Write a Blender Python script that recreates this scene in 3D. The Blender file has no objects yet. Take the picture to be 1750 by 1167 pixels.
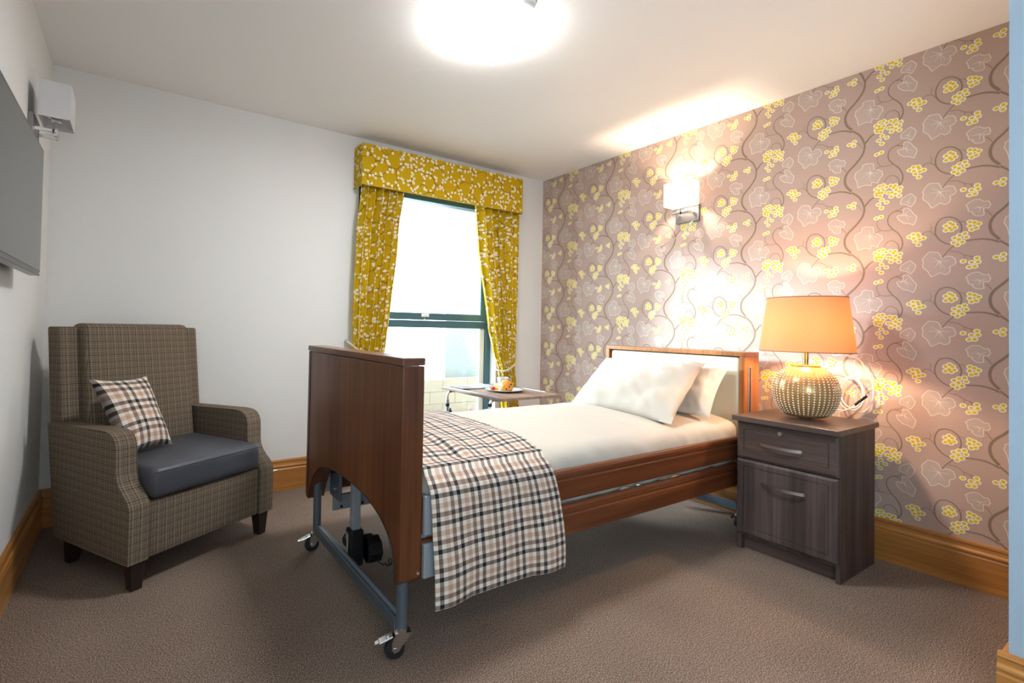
import bpy, bmesh, math, random
from mathutils import Vector, Matrix, noise
from mathutils.geometry import tessellate_polygon
random.seed(7)
PI = math.pi
scene = bpy.context.scene
col = scene.collection

# ------------------------------------------------------------------ camera
CAM = Vector((-3.1254, -3.3344, 1.0906))
YAW, PITCH, ROLL = 0.5660, 0.0166, 0.0197
FPX, CX, CY = 840.33, 765.59, 546.08
fw = Vector((math.sin(YAW)*math.cos(PITCH), math.cos(YAW)*math.cos(PITCH), math.sin(PITCH)))
rt0 = Vector((math.cos(YAW), -math.sin(YAW), 0)); up0 = rt0.cross(fw)
rt = rt0*math.cos(ROLL) + up0*math.sin(ROLL)
up = -rt0*math.sin(ROLL) + up0*math.cos(ROLL)
cd = bpy.data.cameras.new('camera')
cam = bpy.data.objects.new('camera', cd); col.objects.link(cam)
cam.matrix_world = Matrix(((rt.x, up.x, -fw.x, CAM.x), (rt.y, up.y, -fw.y, CAM.y), (rt.z, up.z, -fw.z, CAM.z), (0, 0, 0, 1)))
cd.sensor_fit = 'HORIZONTAL'; cd.sensor_width = 36; cd.lens = FPX/1750*36
cd.shift_x = (875-CX)/1750; cd.shift_y = (CY-583.5)/1750
cd.clip_start = 0.02; cd.clip_end = 200
scene.camera = cam

# ------------------------------------------------------------------ light
scene.view_settings.view_transform = 'Standard'
scene.view_settings.look = 'None'
scene.view_settings.exposure = 0.62
scene.view_settings.gamma = 1.0
scene.view_settings.use_curve_mapping = False
world = bpy.data.worlds.new('daylight'); scene.world = world
world.use_nodes = True
wn = world.node_tree.nodes; wn['Background'].inputs[0].default_value = (0.68, 0.84, 1.0, 1)
wn["Background"].inputs[1].default_value = 11.0

def light(name, kind, loc, power, colour, rot=None, **kw):
    d = bpy.data.lights.new(name, kind); d.energy = power; d.color = colour
    for k, v in kw.items(): setattr(d, k, v)
    o = bpy.data.objects.new(name, d); col.objects.link(o); o.location = loc
    if rot is not None: o.rotation_euler = rot
    return o
sun = light("sun", "SUN", (-3, 4, 4), 8.4, (0.74, 0.88, 1.0), angle=math.radians(7))
sun.rotation_mode = 'QUATERNION'
sun.rotation_quaternion = Vector((0.75, -1.12, -0.36)).to_track_quat('-Z', 'Y')
CEIL_P, SCONCE_P, LAMP_P = 16.0, 15.0, 13.5
W, H = 3.5315, 2.45
# daylight portals in the two window openings
p1 = light('window_portal', 'AREA', (-1.08, 0.24, 1.2), 1, (1, 1, 1), (-PI/2, 0, 0), shape='RECTANGLE', size=1.16, size_y=1.95)
p1.data.cycles.is_portal = True
p2 = light('rear_window_portal', 'AREA', (-W-0.2, -4.35, 1.35), 1, (1, 1, 1), (0, -PI/2, 0), shape='RECTANGLE', size=1.5, size_y=1.1)
p2.data.cycles.is_portal = True

# ------------------------------------------------------------------ materials
def new_mat(name):
    m = bpy.data.materials.new(name); m.use_nodes = True
    nt = m.node_tree; return m, nt, nt.nodes['Principled BSDF']
def N(nt, t, **kw):
    n = nt.nodes.new(t)
    for k, v in kw.items():
        if k.startswith('i_'):
            key = k[2:]; key = int(key) if key.isdigit() else key
            n.inputs[key].default_value = v
        else: setattr(n, k, v)
    return n
def srgb(r, g, b):
    f = lambda c: (c/255/12.92) if c/255 <= .04045 else ((c/255+.055)/1.055)**2.4
    return (f(r), f(g), f(b), 1)
def simple(name, c, rough=.5, metal=0, spec=.5, bump=0, bscale=200, var=0, coat=0, trans=0):
    m, nt, b = new_mat(name)
    b.inputs['Base Color'].default_value = c; b.inputs['Roughness'].default_value = rough
    b.inputs['Metallic'].default_value = metal; b.inputs['Specular IOR Level'].default_value = spec
    b.inputs['Coat Weight'].default_value = coat; b.inputs['Transmission Weight'].default_value = trans
    tc = N(nt, 'ShaderNodeTexCoord')
    if bump:
        n = N(nt, 'ShaderNodeTexNoise', i_Scale=bscale, i_Detail=3.0); nt.links.new(tc.outputs['Object'], n.inputs['Vector'])
        bp = N(nt, 'ShaderNodeBump', i_Strength=bump, i_Distance=.002)
        nt.links.new(n.outputs['Fac'], bp.inputs['Height']); nt.links.new(bp.outputs[0], b.inputs['Normal'])
    if var:
        n = N(nt, 'ShaderNodeTexNoise', i_Scale=6.0, i_Detail=5.0); nt.links.new(tc.outputs['Object'], n.inputs['Vector'])
        h = N(nt, 'ShaderNodeHueSaturation'); h.inputs['Color'].default_value = c
        mr = N(nt, 'ShaderNodeMapRange'); mr.inputs[3].default_value = 1-var; mr.inputs[4].default_value = 1+var
        nt.links.new(n.outputs['Fac'], mr.inputs[0]); nt.links.new(mr.outputs[0], h.inputs['Value'])
        nt.links.new(h.outputs[0], b.inputs['Base Color'])
    return m
def ramp(nt, stops, interp='LINEAR'):
    r = N(nt, 'ShaderNodeValToRGB'); cr = r.color_ramp; cr.interpolation = interp
    while len(cr.elements) > 1: cr.elements.remove(cr.elements[0])
    cr.elements[0].position = stops[0][0]; cr.elements[0].color = stops[0][1]
    for p, c in stops[1:]:
        e = cr.elements.new(p); e.color = c
    return r
def wood(name, dark, mid, lite, axis='X', scale=1.0, rough=.4, streak=60, spec=.4, coat=.0):
    """grain runs along the given axis of the object's own coordinates"""
    m, nt, b = new_mat(name)
    tc = N(nt, 'ShaderNodeTexCoord'); mp = N(nt, 'ShaderNodeMapping')
    s = {'X': (1.2, streak, streak), 'Y': (streak, 1.2, streak), 'Z': (streak, streak, 1.2)}[axis]
    mp.inputs['Scale'].default_value = [v*scale for v in s]
    nt.links.new(tc.outputs['Object'], mp.inputs['Vector'])
    n1 = N(nt, 'ShaderNodeTexNoise', i_Scale=1.0, i_Detail=6.0, i_Roughness=.65, i_Distortion=.25)
    nt.links.new(mp.outputs[0], n1.inputs['Vector'])
    mp2 = N(nt, 'ShaderNodeMapping'); s2 = {'X': (.8, 9, 9), 'Y': (9, .8, 9), 'Z': (9, 9, .8)}[axis]
    mp2.inputs['Scale'].default_value = [v*scale for v in s2]
    nt.links.new(tc.outputs['Object'], mp2.inputs['Vector'])
    n2 = N(nt, 'ShaderNodeTexNoise', i_Scale=1.0, i_Detail=3.0, i_Distortion=.8)
    nt.links.new(mp2.outputs[0], n2.inputs['Vector'])
    mx = N(nt, 'ShaderNodeMath', operation='ADD'); ml = N(nt, 'ShaderNodeMath', operation='MULTIPLY'); ml.inputs[1].default_value = .5
    nt.links.new(n1.outputs['Fac'], mx.inputs[0]); nt.links.new(n2.outputs['Fac'], mx.inputs[1]); nt.links.new(mx.outputs[0], ml.inputs[0])
    r = ramp(nt, [(.32, dark), (.5, mid), (.68, lite)]); nt.links.new(ml.outputs[0], r.inputs[0])
    nt.links.new(r.outputs[0], b.inputs['Base Color'])
    b.inputs['Roughness'].default_value = rough; b.inputs['Specular IOR Level'].default_value = spec; b.inputs['Coat Weight'].default_value = coat
    bp = N(nt, 'ShaderNodeBump', i_Strength=.12, i_Distance=.001)
    nt.links.new(n1.outputs['Fac'], bp.inputs['Height']); nt.links.new(bp.outputs[0], b.inputs['Normal'])
    return m
def stripes(nt, sock, period, stops):
    d = N(nt, 'ShaderNodeMath', operation='DIVIDE'); d.inputs[1].default_value = period
    f = N(nt, 'ShaderNodeMath', operation='FRACT')
    nt.links.new(sock, d.inputs[0]); nt.links.new(d.outputs[0], f.inputs[0])
    r = ramp(nt, stops, 'CONSTANT'); nt.links.new(f.outputs[0], r.inputs[0]); return r
def plaid(name):
    m, nt, b = new_mat(name)
    uv = N(nt, 'ShaderNodeUVMap'); uv.uv_map = 'UVMap'; sp = N(nt, 'ShaderNodeSeparateXYZ'); nt.links.new(uv.outputs[0], sp.inputs[0])
    dk, cr, mv, pe = srgb(50, 40, 42), srgb(238, 228, 216), srgb(120, 92, 86), srgb(208, 176, 156)
    st = [(0, dk), (.16, cr), (.33, pe), (.52, cr), (.66, mv), (.83, cr)]
    a = stripes(nt, sp.outputs[0], .09, st); c = stripes(nt, sp.outputs[1], .09, st)
    mx = N(nt, 'ShaderNodeMix', data_type='RGBA', blend_type='MIX'); mx.inputs[0].default_value = .5
    nt.links.new(a.outputs[0], mx.inputs[6]); nt.links.new(c.outputs[0], mx.inputs[7])
    mu = N(nt, 'ShaderNodeMix', data_type='RGBA', blend_type='MULTIPLY'); mu.inputs[0].default_value = 1
    nt.links.new(a.outputs[0], mu.inputs[6]); nt.links.new(c.outputs[0], mu.inputs[7])
    m2 = N(nt, 'ShaderNodeMix', data_type='RGBA', blend_type='MIX'); m2.inputs[0].default_value = .5
    nt.links.new(mx.outputs[2], m2.inputs[6]); nt.links.new(mu.outputs[2], m2.inputs[7])
    nt.links.new(m2.outputs[2], b.inputs['Base Color']); b.inputs['Roughness'].default_value = .95; b.inputs['Specular IOR Level'].default_value = .1
    b.inputs['Sheen Weight'].default_value = .15
    n = N(nt, 'ShaderNodeTexNoise', i_Scale=900.0); nt.links.new(uv.outputs[0], n.inputs['Vector'])
    bp = N(nt, 'ShaderNodeBump', i_Strength=.4, i_Distance=.001); nt.links.new(n.outputs['Fac'], bp.inputs['Height']); nt.links.new(bp.outputs[0], b.inputs['Normal'])
    return m
def tweed(name):
    m, nt, b = new_mat(name)
    uv = N(nt, 'ShaderNodeUVMap'); uv.uv_map = 'UVMap'
    wob = N(nt, 'ShaderNodeTexNoise', i_Scale=9.0, i_Detail=1.0); nt.links.new(uv.outputs[0], wob.inputs['Vector'])
    sp = N(nt, 'ShaderNodeSeparateXYZ'); nt.links.new(uv.outputs[0], sp.inputs[0])
    base, dk, md, lt = srgb(124, 108, 92), srgb(46, 40, 40), srgb(80, 70, 64), srgb(150, 131, 106)
    s1 = [(0, dk), (.10, base), (.22, lt), (.30, base), (.40, md), (.47, base), (.62, dk), (.68, base), (.80, md), (.87, lt), (.93, base)]
    s2 = [(0, dk), (.12, base), (.28, md), (.36, base), (.50, dk), (.57, lt), (.64, base), (.76, md), (.84, base)]
    a = stripes(nt, sp.outputs[0], .036, s1); c = stripes(nt, sp.outputs[1], .033, s2)
    mx = N(nt, 'ShaderNodeMix', data_type='RGBA', blend_type='MIX'); mx.inputs[0].default_value = .5
    nt.links.new(a.outputs[0], mx.inputs[6]); nt.links.new(c.outputs[0], mx.inputs[7])
    f = N(nt, 'ShaderNodeTexNoise', i_Scale=350.0, i_Detail=2.0); nt.links.new(uv.outputs[0], f.inputs['Vector'])
    hs = N(nt, 'ShaderNodeHueSaturation'); mr = N(nt, 'ShaderNodeMapRange'); mr.inputs[3].default_value = .55; mr.inputs[4].default_value = 1.45
    nt.links.new(f.outputs['Fac'], mr.inputs[0]); nt.links.new(mr.outputs[0], hs.inputs['Value']); nt.links.new(mx.outputs[2], hs.inputs['Color'])
    nt.links.new(hs.outputs[0], b.inputs['Base Color']); b.inputs['Roughness'].default_value = .95; b.inputs['Specular IOR Level'].default_value = .1
    bp = N(nt, 'ShaderNodeBump', i_Strength=.5, i_Distance=.001); nt.links.new(f.outputs['Fac'], bp.inputs['Height']); nt.links.new(bp.outputs[0], b.inputs['Normal'])
    return m
def blossom(name):
    """mustard cotton with ivory petals strung along thin brown twigs"""
    m, nt, b = new_mat(name)
    uv = N(nt, 'ShaderNodeUVMap'); uv.uv_map = 'UVMap'
    wob = N(nt, 'ShaderNodeTexNoise', i_Scale=9.0, i_Detail=1.0); nt.links.new(uv.outputs[0], wob.inputs['Vector'])
    vs = N(nt, 'ShaderNodeVectorMath', operation='SCALE'); vs.inputs['Scale'].default_value = .055
    va = N(nt, 'ShaderNodeVectorMath', operation='ADD')
    nt.links.new(wob.outputs['Color'], vs.inputs[0]); nt.links.new(uv.outputs[0], va.inputs[0]); nt.links.new(vs.outputs[0], va.inputs[1])
    br = N(nt, 'ShaderNodeTexVoronoi', voronoi_dimensions='2D', feature='DISTANCE_TO_EDGE', i_Scale=9.5, i_Randomness=1.0)
    nt.links.new(va.outputs[0], br.inputs['Vector'])
    dots = N(nt, 'ShaderNodeTexVoronoi', voronoi_dimensions='2D', feature='F1', i_Scale=36.0, i_Randomness=.85)
    nt.links.new(uv.outputs[0], dots.inputs['Vector'])
    lt = N(nt, 'ShaderNodeMath', operation='LESS_THAN'); lt.inputs[1].default_value = .36
    nt.links.new(dots.outputs['Distance'], lt.inputs[0])
    # keep only the petals whose own centre lies near a twig
    va2 = N(nt, 'ShaderNodeVectorMath', operation='ADD')
    wob2 = N(nt, 'ShaderNodeTexNoise', i_Scale=9.0, i_Detail=1.0); nt.links.new(dots.outputs['Position'], wob2.inputs['Vector'])
    vs2 = N(nt, 'ShaderNodeVectorMath', operation='SCALE'); vs2.inputs['Scale'].default_value = .055
    dv = N(nt, 'ShaderNodeVectorMath', operation='SCALE'); dv.inputs['Scale'].default_value = 1.0
    nt.links.new(wob2.outputs['Color'], vs2.inputs[0]); nt.links.new(dots.outputs['Position'], dv.inputs[0])
    nt.links.new(dv.outputs[0], va2.inputs[0]); nt.links.new(vs2.outputs[0], va2.inputs[1])
    br2 = N(nt, 'ShaderNodeTexVoronoi', voronoi_dimensions='2D', feature='DISTANCE_TO_EDGE', i_Scale=9.5, i_Randomness=1.0)
    nt.links.new(va2.outputs[0], br2.inputs['Vector'])
    near = N(nt, 'ShaderNodeMath', operation='LESS_THAN'); near.inputs[1].default_value = .20
    far = N(nt, 'ShaderNodeMath', operation='GREATER_THAN'); far.inputs[1].default_value = .03
    nt.links.new(br2.outputs['Distance'], near.inputs[0]); nt.links.new(br2.outputs['Distance'], far.inputs[0])
    a1 = N(nt, 'ShaderNodeMath', operation='MULTIPLY'); a2 = N(nt, 'ShaderNodeMath', operation='MULTIPLY')
    nt.links.new(near.outputs[0], a1.inputs[0]); nt.links.new(far.outputs[0], a1.inputs[1])
    nt.links.new(a1.outputs[0], a2.inputs[0]); nt.links.new(lt.outputs[0], a2.inputs[1])
    tw = N(nt, 'ShaderNodeMath', operation='LESS_THAN'); tw.inputs[1].default_value = .020
    nt.links.new(br.outputs['Distance'], tw.inputs[0])
    c1 = N(nt, 'ShaderNodeMix', data_type='RGBA'); c1.inputs[6].default_value = srgb(206, 166, 16); c1.inputs[7].default_value = srgb(122, 84, 36)
    nt.links.new(tw.outputs[0], c1.inputs[0])
    c2 = N(nt, 'ShaderNodeMix', data_type='RGBA'); c2.inputs[7].default_value = srgb(244, 230, 196)
    nt.links.new(a2.outputs[0], c2.inputs[0]); nt.links.new(c1.outputs[2], c2.inputs[6])
    nt.links.new(c2.outputs[2], b.inputs['Base Color']); b.inputs['Roughness'].default_value = .85; b.inputs['Specular IOR Level'].default_value = .2
    tr = N(nt, 'ShaderNodeBsdfTranslucent'); nt.links.new(c2.outputs[2], tr.inputs['Color'])
    ms = N(nt, 'ShaderNodeMixShader'); ms.inputs[0].default_value = .12
    nt.links.new(b.outputs[0], ms.inputs[1]); nt.links.new(tr.outputs[0], ms.inputs[2])
    nt.links.new(ms.outputs[0], nt.nodes['Material Output'].inputs[0])
    return m
def carpet_mat():
    m, nt, b = new_mat('carpet_pile')
    tc = N(nt, 'ShaderNodeTexCoord')
    n = N(nt, 'ShaderNodeTexNoise', i_Scale=240.0, i_Detail=3.0, i_Roughness=.7); nt.links.new(tc.outputs['Object'], n.inputs['Vector'])
    n2 = N(nt, 'ShaderNodeTexNoise', i_Scale=2.2, i_Detail=4.0); nt.links.new(tc.outputs['Object'], n2.inputs['Vector'])
    r = ramp(nt, [(.36, srgb(70, 56, 49)), (.5, srgb(122, 102, 90)), (.64, srgb(176, 155, 138))]); nt.links.new(n.outputs['Fac'], r.inputs[0])
    h = N(nt, 'ShaderNodeHueSaturation'); mr = N(nt, 'ShaderNodeMapRange'); mr.inputs[1].default_value = .3; mr.inputs[2].default_value = .7; mr.inputs[3].default_value = .88; mr.inputs[4].default_value = 1.1
    nt.links.new(n2.outputs['Fac'], mr.inputs[0]); nt.links.new(mr.outputs[0], h.inputs['Value']); nt.links.new(r.outputs[0], h.inputs['Color'])
    nt.links.new(h.outputs[0], b.inputs['Base Color']); b.inputs['Roughness'].default_value = 1; b.inputs['Specular IOR Level'].default_value = .05
    bp = N(nt, 'ShaderNodeBump', i_Strength=.25, i_Distance=.003); nt.links.new(n.outputs['Fac'], bp.inputs['Height']); nt.links.new(bp.outputs[0], b.inputs['Normal'])
    return m
def glow(name, c, strength):
    m, nt, b = new_mat(name); b.inputs['Base Color'].default_value = (.8, .8, .8, 1)
    b.inputs['Emission Color'].default_value = c; b.inputs['Emission Strength'].default_value = strength; return m
def shade_mat(name, c, tc_, mix):
    m, nt, b = new_mat(name)
    b.inputs['Base Color'].default_value = c; b.inputs['Roughness'].default_value = .6; b.inputs['Specular IOR Level'].default_value = .3
    tr = N(nt, 'ShaderNodeBsdfTranslucent'); tr.inputs['Color'].default_value = tc_
    ms = N(nt, 'ShaderNodeMixShader'); ms.inputs[0].default_value = mix
    nt.links.new(b.outputs[0], ms.inputs[1]); nt.links.new(tr.outputs[0], ms.inputs[2])
    nt.links.new(ms.outputs[0], nt.nodes['Material Output'].inputs[0]); return m
def pane_mat():
    m, nt, b = new_mat('window_glass'); nt.nodes.remove(b)
    g = N(nt, 'ShaderNodeBsdfGlossy'); g.inputs['Roughness'].default_value = .02
    t = N(nt, 'ShaderNodeBsdfTransparent'); t.inputs['Color'].default_value = (.96, .99, .98, 1)
    ms = N(nt, 'ShaderNodeMixShader'); ms.inputs[0].default_value = .06
    nt.links.new(t.outputs[0], ms.inputs[1]); nt.links.new(g.outputs[0], ms.inputs[2])
    nt.links.new(ms.outputs[0], nt.nodes['Material Output'].inputs[0]); return m
M = {}
M['wall'] = simple('painted_wall', srgb(228, 225, 221), .9, spec=.15, bump=.08, bscale=60)
M['wall_cool_light'] = simple('cool_light_tinted_wall', srgb(156, 172, 186), .9, spec=.15, bump=.08, bscale=60)  # partition paint with the cool daylight tone put into its colour
M['ceiling'] = simple('ceiling_paint', srgb(243, 240, 236), .9, spec=.15, bump=.05, bscale=60)
M['carpet'] = carpet_mat()
M['oak'] = wood('oak_skirting', srgb(140, 88, 40), srgb(176, 118, 58), srgb(206, 150, 84), 'X', rough=.38, coat=.15)
M['oak_y'] = wood('oak_skirting_side', srgb(140, 88, 40), srgb(176, 118, 58), srgb(206, 150, 84), 'Y', rough=.38, coat=.15)
M['walnut_z'] = wood('walnut_upright', srgb(68, 34, 16), srgb(102, 56, 27), srgb(130, 78, 40), 'Z', rough=.33, coat=.15)
M['walnut_x'] = wood('walnut_rail', srgb(66, 32, 16), srgb(102, 54, 28), srgb(132, 76, 40), 'X', rough=.33, coat=.2)
M['walnut_y'] = wood('walnut_cap', srgb(84, 48, 30), srgb(118, 72, 46), srgb(142, 92, 60), 'Y', rough=.33, coat=.2)
M['head_wood'] = wood('headboard_wood', srgb(112, 64, 30), srgb(150, 92, 46), srgb(178, 116, 62), 'Z', rough=.35, coat=.15)  # headboard, lighter and warmer than the other bed wood
M['grey_oak'] = wood('smoked_oak_upright', srgb(48, 38, 37), srgb(76, 62, 58), srgb(104, 88, 83), 'Z', rough=.5, streak=50, spec=.25)
M['grey_oak_y'] = wood('smoked_oak_top', srgb(54, 42, 39), srgb(82, 66, 60), srgb(108, 88, 80), 'Y', rough=.35, streak=50)
M['table_wood'] = wood('table_laminate', srgb(92, 70, 58), srgb(126, 100, 84), srgb(152, 124, 106), 'Y', rough=.55, spec=.2)
M['sheet'] = simple('white_cotton', srgb(200, 190, 177), .85, spec=.15, bump=.15, bscale=30)
M['pillow'] = simple('white_pillowcase', srgb(198, 189, 176), .85, spec=.15, bump=.12, bscale=25)
M['plaid'] = plaid('plaid_wool'); M['tweed'] = tweed('tweed_upholstery'); M['blossom'] = blossom('blossom_cotton')
M['leatherette'] = simple('grey_leatherette', srgb(72, 73, 80), .42, spec=.5, bump=.12, bscale=500)
M['dark_leg'] = simple('espresso_wood', srgb(40, 26, 22), .4)
M['cream_pad'] = simple('cream_vinyl', srgb(206, 198, 170), .45, spec=.45)
M['grey_metal'] = simple('grey_powdercoat', srgb(92, 102, 112), .4, metal=.35, spec=.5)
M['light_metal'] = simple('pale_grey_metal', srgb(150, 158, 166), .35, metal=.3)
M['chrome'] = simple('chrome', (.8, .8, .82, 1), .16, metal=1)
M['steel'] = simple('brushed_steel', (.62, .61, .6, 1), .3, metal=1)
M['plate_steel'] = simple('dark_brushed_steel', (.30, .28, .27, 1), .38, metal=1)
M['black'] = simple('black_plastic', srgb(16, 16, 18), .45)
M['rubber'] = simple('black_rubber', srgb(22, 22, 24), .7)
M['white_plastic'] = simple('white_plastic', srgb(232, 232, 228), .4)
M['label'] = simple('grey_label', srgb(150, 152, 150), .5)
M['window_paint'] = simple('teal_window_paint', srgb(62, 98, 106), .4, spec=.5)
M['glass'] = pane_mat()
M['shade_white'] = shade_mat('white_fabric_shade', srgb(232, 230, 232), (.95, .9, .86, 1), .26)
M['shade_copper'] = shade_mat('copper_satin_shade', srgb(204, 150, 110), (.95, .38, .08, 1), .068)
M['ceramic'] = simple('champagne_glaze', srgb(186, 142, 84), .25, metal=.4, spec=.6, coat=.4)
M['bead'] = simple('ivory_bead', srgb(240, 232, 214), .25, spec=.6)
M['brass'] = simple('satin_brass', srgb(196, 160, 90), .25, metal=1)
M['clear'] = simple('clear_acrylic', (.95, .97, .97, 1), .05, spec=.5, trans=.9)
M['screen'] = simple('tv_screen', srgb(52, 54, 56), .16, spec=.7)
M['bezel'] = simple('tv_bezel', srgb(24, 22, 24), .25)
M['tv_back'] = simple('tv_back', srgb(60, 58, 58), .5)
M['china'] = simple('white_china', srgb(200, 200, 198), .15, coat=.3)
M['scone'] = simple('golden_crust', srgb(206, 132, 44), .7, bump=.5, bscale=90, var=.25)
M['currant'] = simple('dark_currant', srgb(40, 18, 14), .4)
M['berry'] = simple('strawberry_red', srgb(206, 40, 24), .3)
M['leaf'] = simple('strawberry_leaf', srgb(70, 120, 50), .6)
M['butter'] = simple('butter', srgb(236, 200, 96), .4)
M['paper'] = simple('magazine_paper', srgb(112, 98, 92), .4, var=.25)
M['paper_w'] = simple('white_paper', srgb(138, 134, 134), .5)
M['cord'] = simple('cream_cord', srgb(216, 202, 160), .7)
M['cable'] = simple('white_cable', srgb(236, 232, 224), .4)
M['render_white'] = simple('white_render', srgb(240, 240, 240), .9)
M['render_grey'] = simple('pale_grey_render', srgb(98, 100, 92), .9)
M['block'] = simple('sandstone_block', srgb(108, 96, 76), .9, var=.1)
M['heather'] = simple('pink_heather', srgb(140, 50, 76), .9)
M['ground'] = simple('gravel', srgb(110, 106, 100), 1, var=.2)
M['lamp_glow'] = glow('opal_diffuser', (.97, .96, .95, 1), 15.0)
def bulb_mat():
    m, nt, b = new_mat('glass_bulb_glow'); nt.nodes.remove(b)
    e = N(nt, 'ShaderNodeEmission'); e.inputs[0].default_value = (1, .78, .52, 1); e.inputs[1].default_value = 25
    t = N(nt, 'ShaderNodeBsdfTransparent'); ms = N(nt, 'ShaderNodeMixShader'); ms.inputs[0].default_value = .15
    nt.links.new(t.outputs[0], ms.inputs[1]); nt.links.new(e.outputs[0], ms.inputs[2])
    nt.links.new(ms.outputs[0], nt.nodes['Material Output'].inputs[0]); return m
M['bulb'] = bulb_mat()
M['wp_base'] = simple('wallpaper_ground', srgb(186, 160, 147), .75, spec=.25)
M['wp_leaf'] = simple('wallpaper_leaf', srgb(189, 169, 157), .7, spec=.3)
M['wp_line'] = simple('wallpaper_leaf_line', srgb(224, 208, 194), .7, spec=.3)
M['wp_vine'] = simple('wallpaper_vine', srgb(142, 121, 103), .75, spec=.25)
M['wp_halo'] = simple('wallpaper_berry_halo', srgb(240, 232, 206), .7, spec=.3)
M['wp_berry'] = simple('wallpaper_berry', srgb(222, 188, 24), .7, spec=.3)

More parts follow.
